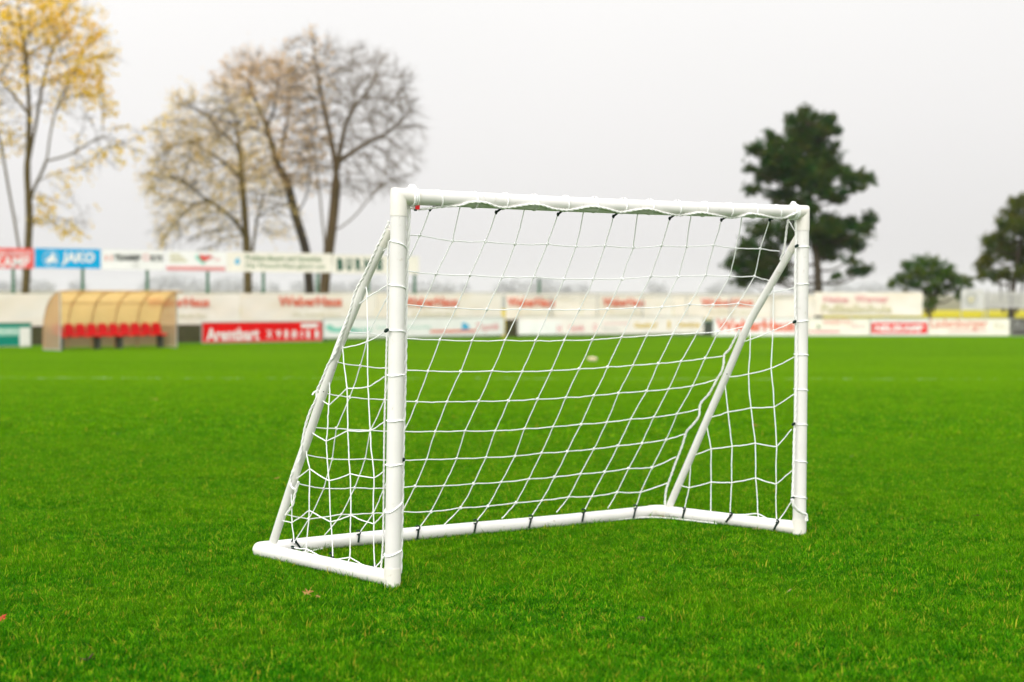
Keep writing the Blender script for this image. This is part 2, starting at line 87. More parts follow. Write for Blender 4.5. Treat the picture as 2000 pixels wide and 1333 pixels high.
def pvc(name, col):
    m, t, o = nt(name)
    p = N(t, 'ShaderNodeBsdfPrincipled'); p.inputs['Roughness'].default_value = 0.38; p.inputs['Specular IOR Level'].default_value = 0.45
    tc = N(t, 'ShaderNodeTexCoord')
    n1 = N(t, 'ShaderNodeTexNoise'); n1.inputs['Scale'].default_value = 5; n1.inputs['Detail'].default_value = 8
    t.links.new(tc.outputs['Object'], n1.inputs['Vector'])
    r = ramp(t, [(0.3, tuple(c * 0.9 for c in col)), (0.6, col)]); t.links.new(n1.outputs['Fac'], r.inputs['Fac'])
    # scuffs and specks of soil
    n2 = N(t, 'ShaderNodeTexNoise'); n2.inputs['Scale'].default_value = 38; n2.inputs['Detail'].default_value = 5; n2.inputs['Roughness'].default_value = 0.7
    t.links.new(tc.outputs['Object'], n2.inputs['Vector'])
    r2 = ramp(t, [(0.61, (0, 0, 0)), (0.74, (.8, .8, .8))]); t.links.new(n2.outputs['Fac'], r2.inputs['Fac'])
    mx = N(t, 'ShaderNodeMixRGB'); t.links.new(r2.outputs['Color'], mx.inputs['Fac']); t.links.new(r.outputs['Color'], mx.inputs['Color1'])
    mx.inputs['Color2'].default_value = (0.50, 0.45, 0.36, 1)
    t.links.new(mx.outputs[0], p.inputs['Base Color']); t.links.new(p.outputs[0], o.inputs['Surface'])
    return m
M['pvc'] = pvc('white_pvc', (0.80, 0.775, 0.755)); M['pvc_joint'] = pvc('cream_pvc', (0.83, 0.79, 0.73)); M['pvc_strut'] = pvc('strut_pvc', (0.82, 0.80, 0.77))
M['cord'] = mat('net_cord', (0.95, 0.95, 0.95), 0.6, 0.3, 0.02, 30)
M['rope'] = mat('edge_rope', (0.91, 0.90, 0.87), 0.8, 0.2, 0.05, 60)
for q_ in ('cord', 'rope'):
    b_ = [x for x in M[q_].node_tree.nodes if x.type == 'BSDF_PRINCIPLED'][0]; b_.inputs['Subsurface Weight'].default_value = 0.6; b_.inputs['Subsurface Radius'].default_value = (1, 1, 1); b_.inputs['Subsurface Scale'].default_value = 0.005
M['clip'] = mat('clip_plastic', (0.008, 0.024, 0.018), 0.5, 0.15, 0.3)
M['tag'] = mat('red_tag', (0.65, 0.01, 0.012), 0.5, 0.4, 0.15)
M['mud'] = mat('dried_mud', (0.30, 0.20, 0.12), 0.95, 0.1, 0.3, 30)
M['bark'] = mat('brown_bark', (0.060, 0.045, 0.030), 0.9, 0.1, 0.4, 8, 1.0, 30)
M['bark_pale'] = mat('olive_bark', (0.110, 0.078, 0.028), 0.9, 0.1, 0.35, 8, 1.0, 30)
M['bark_twig'] = mat('grey_twig_bark', (0.115, 0.076, 0.036), 0.9, 0.1, 0.35, 8, 1.0, 30)
M['leaf_gold'] = mat('gold_leaf', (0.96, 0.72, 0.10), 0.6, 0.1, 0.0, 1.2, 0, 60, col2=(0.94, 0.58, 0.05), trans=0.62)
M['leaf_straw'] = mat('straw_leaf', (0.96, 0.76, 0.34), 0.6, 0.1, 0.0, 1.2, 0, 60, col2=(0.90, 0.62, 0.22), trans=0.62)
M['leaf_rust'] = mat('rust_leaf', (0.88, 0.60, 0.28), 0.6, 0.1, 0.0, 1.2, 0, 60, col2=(0.62, 0.40, 0.20), trans=0.58)
M['needle'] = mat('pine_needle', (0.016, 0.075, 0.008), 0.6, 0.08, 0.0, 1.6, 0, 60, col2=(0.070, 0.082, 0.010), trans=0.25)
M['leaf_dark'] = mat('dark_leaf', (0.034, 0.115, 0.006), 0.6, 0.08, 0.0, 1.6, 0, 60, col2=(0.110, 0.140, 0.010), trans=0.3)
M['leaf_olive'] = mat('olive_leaf', (0.042, 0.085, 0.006), 0.6, 0.08, 0.0, 1.4, 0, 60, col2=(0.120, 0.112, 0.010), trans=0.3)
M['hazed_leaf'] = mat('hazed_leaf', (0.52, 0.53, 0.54), 0.9, 0.1, 0.2, 0.05)  # distance haze painted in: leaf colour paled to grey
M['soil'] = mat('field_soil', (0.20, 0.19, 0.13), 0.95, 0.1, 0.2, 0.02)
M['mustard'] = mat('mustard_bloom', (0.50, 0.42, 0.008), 0.9, 0.1, 0.0, 0.25, 0, 60, col2=(0.34, 0.31, 0.01))
M['steel'] = mat('galvanised_steel', (0.50, 0.50, 0.48), 0.45, 0.5, 0.12, 5, metallic=0.6)
M['green_post'] = mat('green_paint', (0.030, 0.130, 0.060), 0.5, 0.5, 0.2, 5)
M['plank'] = mat('weathered_plank', (0.060, 0.036, 0.024), 0.9, 0.2, 0.35, 3, 0.8, 40, stretch=(1, 1, 8))
M['peach'] = mat('cream_banner_cloth', (0.93, 0.84, 0.71), 0.75, 0.1, 0.0, 0.7, 0, 60, col2=(0.95, 0.90, 0.82), trans=0.2, stretch=(1, 1, 2))
M['cream'] = mat('cream_panel', (0.86, 0.81, 0.71), 0.5, 0.4, 0.05, 2)
M['white'] = mat('white_panel', (0.86, 0.85, 0.83), 0.45, 0.4, 0.04, 2)
M['pinkwhite'] = mat('pale_panel', (0.86, 0.79, 0.74), 0.5, 0.4, 0.05, 2)
M['red'] = mat('red_panel', (0.74, 0.003, 0.004), 0.5, 0.1, 0.08, 3)
M['rose'] = mat('faded_red_panel', (0.78, 0.105, 0.095), 0.5, 0.4, 0.10, 3)
M['blue'] = mat('blue_panel', (0.001, 0.37, 0.70), 0.5, 0.1, 0.06, 3)
M['teal'] = mat('teal_panel', (0.003, 0.25, 0.18), 0.5, 0.1, 0.06, 3)
M['teal_pale'] = mat('pale_teal_panel', (0.30, 0.60, 0.50), 0.45, 0.4, 0.06, 3)
M['char'] = mat('charcoal_panel', (0.075, 0.068, 0.062), 0.5, 0.4, 0.15, 4)
M['bannergrey'] = mat('grey_banner_cloth', (0.72, 0.70, 0.67), 0.75, 0.2, 0.06, 1.0, trans=0.2)
M['slat'] = mat('grey_slat_paint', (0.52, 0.50, 0.48), 0.6, 0.3, 0.1, 3)
M['t_white'] = mat('white_vinyl', (0.82, 0.82, 0.81), 0.45, 0.4, 0.03)
M['t_red'] = mat('red_vinyl', (0.70, 0.05, 0.035), 0.5, 0.4, 0.08)
M['t_coral'] = mat('sunbleached_red_vinyl', (0.72, 0.17, 0.10), 0.55, 0.3, 0.12)
M['t_pink'] = mat('pink_vinyl', (0.74, 0.32, 0.32), 0.55, 0.3, 0.08)
M['t_dark'] = mat('black_vinyl', (0.02, 0.03, 0.025), 0.5, 0.4, 0.2)
M['t_green'] = mat('green_vinyl', (0.17, 0.26, 0.12), 0.55, 0.3, 0.12)
M['t_deepgreen'] = mat('deep_green_vinyl', (0.02, 0.10, 0.06), 0.55, 0.3, 0.12)
M['t_gold'] = mat('gold_vinyl', (0.66, 0.46, 0.08), 0.5, 0.4, 0.1)
M['t_teal'] = mat('mint_vinyl', (0.22, 0.60, 0.48), 0.5, 0.4, 0.1)
M['t_blue'] = mat('sky_blue_vinyl', (0.06, 0.42, 0.68), 0.5, 0.4, 0.1)
M['t_paleblue'] = mat('pale_blue_vinyl', (0.35, 0.58, 0.76), 0.5, 0.4, 0.1)
M['t_grey'] = mat('grey_vinyl', (0.42, 0.42, 0.40), 0.55, 0.3, 0.1)
M['t_straw'] = mat('bleached_olive_vinyl', (0.60, 0.55, 0.34), 0.6, 0.3, 0.1)
M['yellowpaint'] = mat('yellow_paint', (0.72, 0.55, 0.06), 0.5, 0.4, 0.1)
M['seat_red'] = mat('red_seat_plastic', (0.62, 0.003, 0.007), 0.45, 0.15, 0.06)
M['leg_dark'] = mat('dark_leg_metal', (0.06, 0.065, 0.05), 0.6, 0.4, 0.2)
M['rib'] = mat('bronze_rib', (0.46, 0.28, 0.15), 0.5, 0.4, 0.15)
def sheet(name, col, clear, tr=0.5):
    m, t, o = nt(name)
    d = N(t, 'ShaderNodeBsdfPrincipled'); d.inputs['Roughness'].default_value = 0.3
    tc = N(t, 'ShaderNodeTexCoord'); nz = N(t, 'ShaderNodeTexNoise'); nz.inputs['Scale'].default_value = 1.5; nz.inputs['Detail'].default_value = 6
    t.links.new(tc.outputs['Object'], nz.inputs['Vector'])
    r = ramp(t, [(0.35, tuple(c * 0.88 for c in col)), (0.65, col)]); t.links.new(nz.outputs['Fac'], r.inputs['Fac'])
    t.links.new(r.outputs['Color'], d.inputs['Base Color'])
    l = N(t, 'ShaderNodeBsdfTranslucent'); t.links.new(r.outputs['Color'], l.inputs['Color'])
    c = N(t, 'ShaderNodeBsdfTransparent'); c.inputs['Color'].default_value = (*[min(1, x * 1.05 + 0.1) for x in col], 1)
    m1 = N(t, 'ShaderNodeMixShader'); m1.inputs['Fac'].default_value = tr
    t.links.new(d.outputs[0], m1.inputs[1]); t.links.new(l.outputs[0], m1.inputs[2])
    m2 = N(t, 'ShaderNodeMixShader'); m2.inputs['Fac'].default_value = clear
    t.links.new(m1.outputs[0], m2.inputs[1]); t.links.new(c.outputs[0], m2.inputs[2]); t.links.new(m2.outputs[0], o.inputs['Surface'])
    return m
M['canopy'] = sheet('amber_polycarbonate', (1.0, 0.76, 0.48), 0.66, 0.7)
M['side_sheet'] = sheet('smoky_polycarbonate', (0.80, 0.68, 0.52), 0.6, 0.5)

# ------------------------------------------------------------------ mesh helpers
ORIGIN = {}
class MB:
    def __init__(s): s.v = []; s.f = []; s.mi = []
    def add(s, vs, fs, mi=0):
        k = len(s.v); s.v.extend([tuple(x) for x in vs]); s.f.extend([tuple(i + k for i in f) for f in fs]); s.mi.extend([mi] * len(fs))
    def tube(s, path, rad, seg=8, caps=True, mi=0):
        path = [V(p) for p in path]; n = len(path)
        if not hasattr(rad, '__len__'): rad = [rad] * n
        t0 = (path[1] - path[0]).normalized()
        up = V((0, 0, 1)) if abs(t0.z) < 0.9 else V((1, 0, 0))
        a = t0.cross(up).normalized()
        vs = []; fs = []
        for i in range(n):
            t = (path[min(i + 1, n - 1)] - path[max(i - 1, 0)])
            if t.length < 1e-9: t = t0
            t = t.normalized()
            a = (a - t * a.dot(t))
            a = a.normalized() if a.length > 1e-6 else t.orthogonal().normalized()
            b = t.cross(a)
            for k in range(seg):
                q = 2 * math.pi * k / seg
                vs.append(path[i] + (a * math.cos(q) + b * math.sin(q)) * rad[i])
        for i in range(n - 1):
            for k in range(seg):
                k2 = (k + 1) % seg
                fs.append((i * seg + k, i * seg + k2, (i + 1) * seg + k2, (i + 1) * seg + k))
        if caps:
            fs.append(tuple(range(seg - 1, -1, -1))); fs.append(tuple((n - 1) * seg + k for k in range(seg)))
        s.add(vs, fs, mi)
    def box(s, o, e, n, z, mi=0):      # o corner; e, n, z edge vectors
        o, e, n, z = V(o), V(e), V(n), V(z)
        vs = [o, o + e, o + e + n, o + n, o + z, o + e + z, o + e + n + z, o + n + z]
        s.add(vs, [(0, 3, 2, 1), (4, 5, 6, 7), (0, 1, 5, 4), (1, 2, 6, 5), (2, 3, 7, 6), (3, 0, 4, 7)], mi)
    def build(s, name, m, parent=None, origin=None, smooth=True):
        if origin is None: origin = ORIGIN[parent.name] if parent else V((0, 0, 0))
        me = bpy.data.meshes.new(name)
        me.from_pydata([tuple(V(x) - origin) for x in s.v], [], s.f)
        ms = m if isinstance(m, (list, tuple)) else [m]
        for q in ms: me.materials.append(q)
        if len(ms) > 1: me.polygons.foreach_set('material_index', s.mi)
        if smooth:
            me.polygons.foreach_set('use_smooth', [True] * len(me.polygons))
            me.set_sharp_from_angle(angle=math.radians(40))
        me.update()
        o = bpy.data.objects.new(name, me); COL.objects.link(o)
        ORIGIN[o.name] = V(origin)
        if parent: o.parent = parent
        else: o.location = origin
        return o
def tag(o, label=None, cat=None, group=None, kind=None):
    if label: o['label'] = label
    if cat: o['category'] = cat
    if group: o['group'] = group
    if kind: o['kind'] = kind
    return o
def thing(name, label, cat, loc, group=None):
    o = bpy.data.objects.new(name, None); COL.objects.link(o); o.location = loc; o.empty_display_size = 0.1
    ORIGIN[o.name] = V(loc)
    return tag(o, label, cat, group)
def smooth_path(pts, sub=4):
    pts = [V(p) for p in pts]; out = []
    for i in range(len(pts) - 1):
        p0, p1, p2, p3 = pts[max(i - 1, 0)], pts[i], pts[i + 1], pts[min(i + 2, len(pts) - 1)]
        for k in range(sub):
            t = k / sub
            out.append(0.5 * ((2 * p1) + (p2 - p0) * t + (2 * p0 - 5 * p1 + 4 * p2 - p3) * t * t + (3 * p1 - p0 - 3 * p2 + p3) * t ** 3))
    out.append(pts[-1]); return out

# ------------------------------------------------------------------ world, sun, haze
SUN_AZ = math.radians(205); SUN_EL = math.radians(36)     # behind the camera, a little to its left
w = bpy.data.worlds.new('World'); SC.world = w; w.use_nodes = True
t = w.node_tree; t.nodes.clear()
wo = N(t, 'ShaderNodeOutputWorld'); bg = N(t, 'ShaderNodeBackground'); bg.inputs['Strength'].default_value = 0.1
sky = N(t, 'ShaderNodeTexSky', sky_type='NISHITA'); sky.sun_disc = False; sky.sun_elevation = SUN_EL; sky.sun_rotation = SUN_AZ
sky.dust_density = 4; sky.air_density = 1.2
bw = N(t, 'ShaderNodeRGBToBW'); t.links.new(sky.outputs[0], bw.inputs[0])
# overcast veil: cloud over the Nishita sky, a little brighter towards the zenith
tc = N(t, 'ShaderNodeTexCoord'); sp = N(t, 'ShaderNodeSeparateXYZ'); t.links.new(tc.outputs['Generated'], sp.inputs[0])
vr = ramp(t, [(0.0, (0.755, 0.745, 0.745)), (0.10, (0.855, 0.845, 0.845)), (0.22, (0.965, 0.96, 0.955)), (0.5, (1.16, 1.16, 1.15)), (1.0, (1.42, 1.42, 1.40))]); t.links.new(sp.outputs['Z'], vr.inputs[0])
cn = N(t, 'ShaderNodeTexNoise'); cn.inputs['Scale'].default_value = 1.6; cn.inputs['Detail'].default_value = 3; t.links.new(tc.outputs['Generated'], cn.inputs['Vector'])
cr = ramp(t, [(0.3, (0.95, 0.95, 0.955)), (0.7, (1.04, 1.04, 1.035))]); t.links.new(cn.outputs['Fac'], cr.inputs[0])
# brighter to the west (left), duller to the east
xm = N(t, 'ShaderNodeMapRange'); xm.inputs['From Min'].default_value = -0.6; xm.inputs['From Max'].default_value = 0.6; xm.inputs['To Min'].default_value = 1.06; xm.inputs['To Max'].default_value = 0.94
t.links.new(sp.outputs['X'], xm.inputs['Value'])
m1 = N(t, 'ShaderNodeMixRGB', blend_type='MULTIPLY'); m1.inputs[0].default_value = 1; t.links.new(vr.outputs[0], m1.inputs[1]); t.links.new(cr.outputs[0], m1.inputs[2])
m2 = N(t, 'ShaderNodeMixRGB', blend_type='MULTIPLY'); m2.inputs[0].default_value = 1; t.links.new(m1.outputs[0], m2.inputs[1]); t.links.new(xm.outputs[0], m2.inputs[2])
vm = N(t, 'ShaderNodeMixRGB', blend_type='MULTIPLY'); vm.inputs[0].default_value = 1; vm.inputs[2].default_value = (8.9, 8.85, 8.8, 1); ym = N(t, 'ShaderNodeMapRange'); ym.inputs['From Min'].default_value = -0.8; ym.inputs['From Max'].default_value = 0.8; ym.inputs['To Min'].default_value = 1.35; ym.inputs['To Max'].default_value = 0.96
t.links.new(sp.outputs['Y'], ym.inputs['Value']); m3 = N(t, 'ShaderNodeMixRGB', blend_type='MULTIPLY'); m3.inputs[0].default_value = 1; t.links.new(m2.outputs[0], m3.inputs[1]); t.links.new(ym.outputs[0], m3.inputs[2])
t.links.new(m3.outputs[0], vm.inputs[1])
mx = N(t, 'ShaderNodeMixRGB'); mx.inputs[0].default_value = 0.9; t.links.new(bw.outputs[0], mx.inputs[1]); t.links.new(vm.outputs[0], mx.inputs[2])
t.links.new(mx.outputs[0], bg.inputs['Color']); t.links.new(bg.outputs[0], wo.inputs['Surface'])
sl = bpy.data.lights.new('sun', 'SUN'); sl.energy = 1.5; sl.angle = math.radians(35); sl.color = (1, 0.97, 0.92)
so = bpy.data.objects.new('sun', sl); COL.objects.link(so)
sd = V((math.sin(SUN_AZ) * math.cos(SUN_EL), math.cos(SUN_AZ) * math.cos(SUN_EL), math.sin(SUN_EL)))
so.rotation_euler = sd.to_track_quat('Z', 'Y').to_euler()
SC.view_settings.view_transform = 'Standard'; SC.view_settings.look = 'None'; SC.view_settings.exposure = 0.40; SC.view_settings.gamma = 1
SC.view_settings.use_curve_mapping = False
SC.cycles.use_denoising = True; SC.cycles.denoising_prefilter = 'ACCURATE'
SC.cycles.max_bounces = 8; SC.cycles.diffuse_bounces = 3; SC.cycles.volume_bounces = 2; SC.cycles.transparent_max_bounces = 12

hz = MB(); hz.box((-2950, -60, BASE - 1), (5900, 0, 0), (0, 3100, 0), (0, 0, 22.5))
hm, t, o = nt('haze_air'); pv = N(t, 'ShaderNodeVolumePrincipled'); pv.inputs['Density'].default_value = HAZE_DENSITY if 'HAZE_DENSITY' in globals() else 0.0016
pv.inputs['Color'].default_value = (0.93, 0.95, 0.98, 1); pv.inputs['Anisotropy'].default_value = 0.0
t.links.new(pv.outputs[0], o.inputs['Volume'])
ho = hz.build('haze', hm, smooth=False); tag(ho, 'thin pale autumn haze over the pitch and the fields', 'haze', kind='stuff')

# ------------------------------------------------------------------ ground
def pitch_color(t, vec_out, near):
    """blotches of turf: cooler green, yellow green and worn straw patches, by world position"""
    n1 = N(t, 'ShaderNodeTexNoise'); n1.inputs['Scale'].default_value = 0.9; n1.inputs['Detail'].default_value = 5; n1.inputs['Roughness'].default_value = 0.6
    n2 = N(t, 'ShaderNodeTexNoise'); n2.inputs['Scale'].default_value = 5.5; n2.inputs['Detail'].default_value = 4
    mp = N(t, 'ShaderNodeMapping'); mp.inputs['Scale'].default_value = (0.45, 0.9, 0.0); mp.inputs['Rotation'].default_value = (0, 0, 0.25)
    n3 = N(t, 'ShaderNodeTexNoise'); n3.inputs['Scale'].default_value = 0.16; n3.inputs['Detail'].default_value = 4
    t.links.new(vec_out, n1.inputs['Vector']); t.links.new(vec_out, n2.inputs['Vector']); t.links.new(vec_out, mp.inputs[0]); t.links.new(mp.outputs[0], n3.inputs['Vector'])
    return n1, n2, n3
def world_pos(t):
    g = N(t, 'ShaderNodeNewGeometry'); return g.outputs['Position']

GM, t, o = nt('turf_soil')
p = N(t, 'ShaderNodeBsdfPrincipled'); p.inputs['Roughness'].default_value = 0.95; p.inputs['Specular IOR Level'].default_value = 0.1
pos = world_pos(t); n1, n2, n3 = pitch_color(t, pos, False)
r = ramp(t, [(0.3, (0.022, 0.085, 0.002)), (0.7, (0.065, 0.130, 0.003))]); t.links.new(n2.outputs['Fac'], r.inputs[0])
r2 = ramp(t, [(0.35, (0.17, 0.17, 0.10)), (0.65, (0.22, 0.20, 0.12))]); t.links.new(n3.outputs['Fac'], r2.inputs[0])
sp = N(t, 'ShaderNodeSeparateXYZ'); t.links.new(pos, sp.inputs[0])
far = N(t, 'ShaderNodeMapRange'); far.inputs['From Min'].default_value = 100; far.inputs['From Max'].default_value = 104; t.links.new(sp.outputs['Y'], far.inputs['Value'])
mx = N(t, 'ShaderNodeMixRGB'); t.links.new(far.outputs[0], mx.inputs[0]); t.links.new(r.outputs[0], mx.inputs[1]); t.links.new(r2.outputs[0], mx.inputs[2])
t.links.new(mx.outputs[0], p.inputs['Base Color']); t.links.new(p.outputs[0], o.inputs['Surface'])
g = MB(); ys = [-40, -10, 0, 4, 9] + [9 + i * 2 for i in range(1, 23)] + [60, 80, 100, 130, 200, 400, 800, 1400, 3000]
xs = [-2900, -1400, -600, -200, -80, -40, -20, -10, 0, 10, 20, 40, 80, 200, 600, 1400, 2900]
g.add([(x, y, ground_z(y)) for y in ys for x in xs], [(j * len(xs) + i, j * len(xs) + i + 1, (j + 1) * len(xs) + i + 1, (j + 1) * len(xs) + i) for j in range(len(ys) - 1) for i in range(len(xs) - 1)])
tag(g.build('ground', GM), 'mown football pitch with fields beyond it', 'ground', kind='structure')
g = MB(); g.add([(-300, 118, BASE + .3), (700, 118, BASE + .3), (700, 158, BASE + .3), (-300, 158, BASE + .3), (-300, 118, BASE - .1), (700, 118, BASE - .1)], [(0, 1, 2, 3), (4, 5, 1, 0)])
tag(g.build('mustard_field', M['mustard'], smooth=False), 'yellow flowering mustard field beyond the boards', 'field', kind='structure')

# ------------------------------------------------------------------ turf: blades in clumps, set out over the pitch
BM, t, o = nt('grass_blade')
pos = world_pos(t); n1, n2, n3 = pitch_color(t, pos, True)
at_ = N(t, 'ShaderNodeAttribute', attribute_name='tint')
r = ramp(t, TURF_RAMP); t.links.new(at_.outputs['Fac'], r.inputs[0])
hs = N(t, 'ShaderNodeMixRGB'); hs.inputs[2].default_value = (0.200, 0.390, 0.001, 1)
rr = ramp(t, [(0.42, (0, 0, 0)), (0.75, (0.38, 0.38, 0.38))]); t.links.new(n1.outputs['Fac'], rr.inputs[0]); t.links.new(rr.outputs[0], hs.inputs[0]); t.links.new(r.outputs[0], hs.inputs[1])
hd = N(t, 'ShaderNodeMixRGB'); hd.inputs[2].default_value = (0.003, 0.085, 0.001, 1)
rd = ramp(t, [(0.50, (0, 0, 0)), (0.74, (0.6, 0.6, 0.6))]); t.links.new(n2.outputs['Fac'], rd.inputs[0]); t.links.new(rd.outputs[0], hd.inputs[0]); t.links.new(hs.outputs[0], hd.inputs[1])
h3 = N(t, 'ShaderNodeMixRGB'); h3.inputs[2].default_value = (0.195, 0.400, 0.001, 1)
r3 = ramp(t, [(0.30, (.55, .55, .55)), (0.70, (1, 1, 1))]); t.links.new(n3.outputs['Fac'], r3.inputs[0])
# paler, yellower with distance: the grazing look over blade tips, painted into the colour
sq = N(t, 'ShaderNodeSeparateXYZ'); t.links.new(pos, sq.inputs[0]); graze_tint = N(t, 'ShaderNodeMapRange'); graze_tint.inputs['From Min'].default_value = 5; graze_tint.inputs['From Max'].default_value = 30
graze_tint.inputs['To Min'].default_value = 0.08; graze_tint.inputs['To Max'].default_value = 0.95; t.links.new(sq.outputs['Y'], graze_tint.inputs['Value'])
dm = N(t, 'ShaderNodeMath', operation='MULTIPLY'); t.links.new(r3.outputs[0], dm.inputs[0]); t.links.new(graze_tint.outputs[0], dm.inputs[1]); t.links.new(dm.outputs[0], h3.inputs[0]); t.links.new(hd.outputs[0], h3.inputs[1])
# the worn touchline: remains of chalk on the blades
sp = N(t, 'ShaderNodeSeparateXYZ'); t.links.new(pos, sp.inputs[0])
lm = N(t, 'ShaderNodeMath', operation='MULTIPLY_ADD'); lm.inputs[1].default_value = -LINE[1]; lm.inputs[2].default_value = -LINE[0]; t.links.new(sp.outputs['X'], lm.inputs[0])
la = N(t, 'ShaderNodeMath', operation='ADD'); t.links.new(lm.outputs[0], la.inputs[0]); t.links.new(sp.outputs['Y'], la.inputs[1])
lb = N(t, 'ShaderNodeMath', operation='ABSOLUTE'); t.links.new(la.outputs[0], lb.inputs[0])
lc = N(t, 'ShaderNodeMath', operation='LESS_THAN'); lc.inputs[1].default_value = 0.11; t.links.new(lb.outputs[0], lc.inputs[0])
ln = ramp(t, [(0.44, (0, 0, 0)), (0.62, (0.75, 0.75, 0.75))]); t.links.new(n2.outputs['Fac'], ln.inputs[0])
ld = N(t, 'ShaderNodeMath', operation='MULTIPLY'); t.links.new(lc.outputs[0], ld.inputs[0]); t.links.new(ln.outputs[0], ld.inputs[1])
h4 = N(t, 'ShaderNodeMixRGB'); h4.inputs[2].default_value = (0.55, 0.58, 0.42, 1); t.links.new(ld.outputs[0], h4.inputs[0]); t.links.new(h3.outputs[0], h4.inputs[1])
d = N(t, 'ShaderNodeBsdfPrincipled'); d.inputs['Roughness'].default_value = 0.55; d.inputs['Specular IOR Level'].default_value = 0.03
t.links.new(h4.outputs[0], d.inputs['Base Color'])
tl = N(t, 'ShaderNodeBsdfTranslucent'); t.links.new(h4.outputs[0], tl.inputs['Color'])
ms = N(t, 'ShaderNodeMixShader'); ms.inputs[0].default_value = 0.42; t.links.new(d.outputs[0], ms.inputs[1]); t.links.new(tl.outputs[0], ms.inputs[2]); t.links.new(ms.outputs[0], o.inputs['Surface'])

def turf_patch(i, R, count, wid, hmin, hmax, lean):
    n = count
    rad = R * np.sqrt(rng.random(n)) * (0.85 + 0.3 * rng.random(n)); th = rng.random(n) * 6.2832
    bx = rad * np.cos(th); by = rad * np.sin(th)
    nt_ = 110; tx = rng.uniform(-R, R, (nt_, 2)); near = ((bx[:, None] - tx[None, :, 0]) ** 2 + (by[:, None] - tx[None, :, 1]) ** 2).argmin(1)
    tuft = rng.random(nt_)[near]; tall = rng.random(nt_)[near]
    hgt = hmin + (hmax - hmin) * (.5 * rng.random(n) + .5 * tall) ** 1.2
    hgt = np.where(rng.random(n) < .035, hgt + .3 * hmax + .45 * hmax * rng.random(n), hgt)
    az = rng.random(n) * 6.2832; ln = lean * (0.25 + rng.random(n)) * hgt
    wd = wid * (0.6 + 0.8 * rng.random(n)); fa = az + math.pi / 2 + rng.normal(0, .5, n)
    dx, dy = np.cos(az) * ln, np.sin(az) * ln; wx, wy = np.cos(fa) * wd / 2, np.sin(fa) * wd / 2
    v = np.zeros((n, 5, 3))
    v[:, 0] = np.stack([bx - wx, by - wy, -0.004 * np.ones(n)], 1); v[:, 1] = np.stack([bx + wx, by + wy, -0.004 * np.ones(n)], 1)
    v[:, 2] = np.stack([bx + dx * .35 + wx * .85, by + dy * .35 + wy * .85, hgt * .6], 1); v[:, 3] = np.stack([bx + dx * .35 - wx * .85, by + dy * .35 - wy * .85, hgt * .6], 1)
    v[:, 4] = np.stack([bx + dx, by + dy, hgt], 1)
    k = np.arange(n)[:, None] * 5
    loops = np.concatenate([k + np.array([[0, 1, 2, 3]]), k + np.array([[3, 2, 4]])], 1).reshape(-1)
    starts = np.stack([np.arange(n) * 7, np.arange(n) * 7 + 4], 1).reshape(-1); tot = np.tile([4, 3], n)
    me = bpy.data.meshes.new('turf_clump'); me.vertices.add(n * 5); me.vertices.foreach_set('co', v.reshape(-1))
    me.loops.add(n * 7); me.loops.foreach_set('vertex_index', loops.astype(np.int32))
    me.polygons.add(n * 2); me.polygons.foreach_set('loop_start', starts.astype(np.int32)); me.polygons.foreach_set('loop_total', tot.astype(np.int32))
    at_ = me.attributes.new('tint', 'FLOAT', 'POINT'); tv = np.repeat(np.clip(.5 * tuft + .62 * rng.random(n) - .06, 0, 1) ** 1.05, 5).astype(np.float32)
    at_.data.foreach_set('value', tv)
    me.materials.append(BM); me.update(calc_edges=True); me.validate()
    return bpy.data.objects.new('turf_clump', me)      # only a source for the turf's geometry nodes
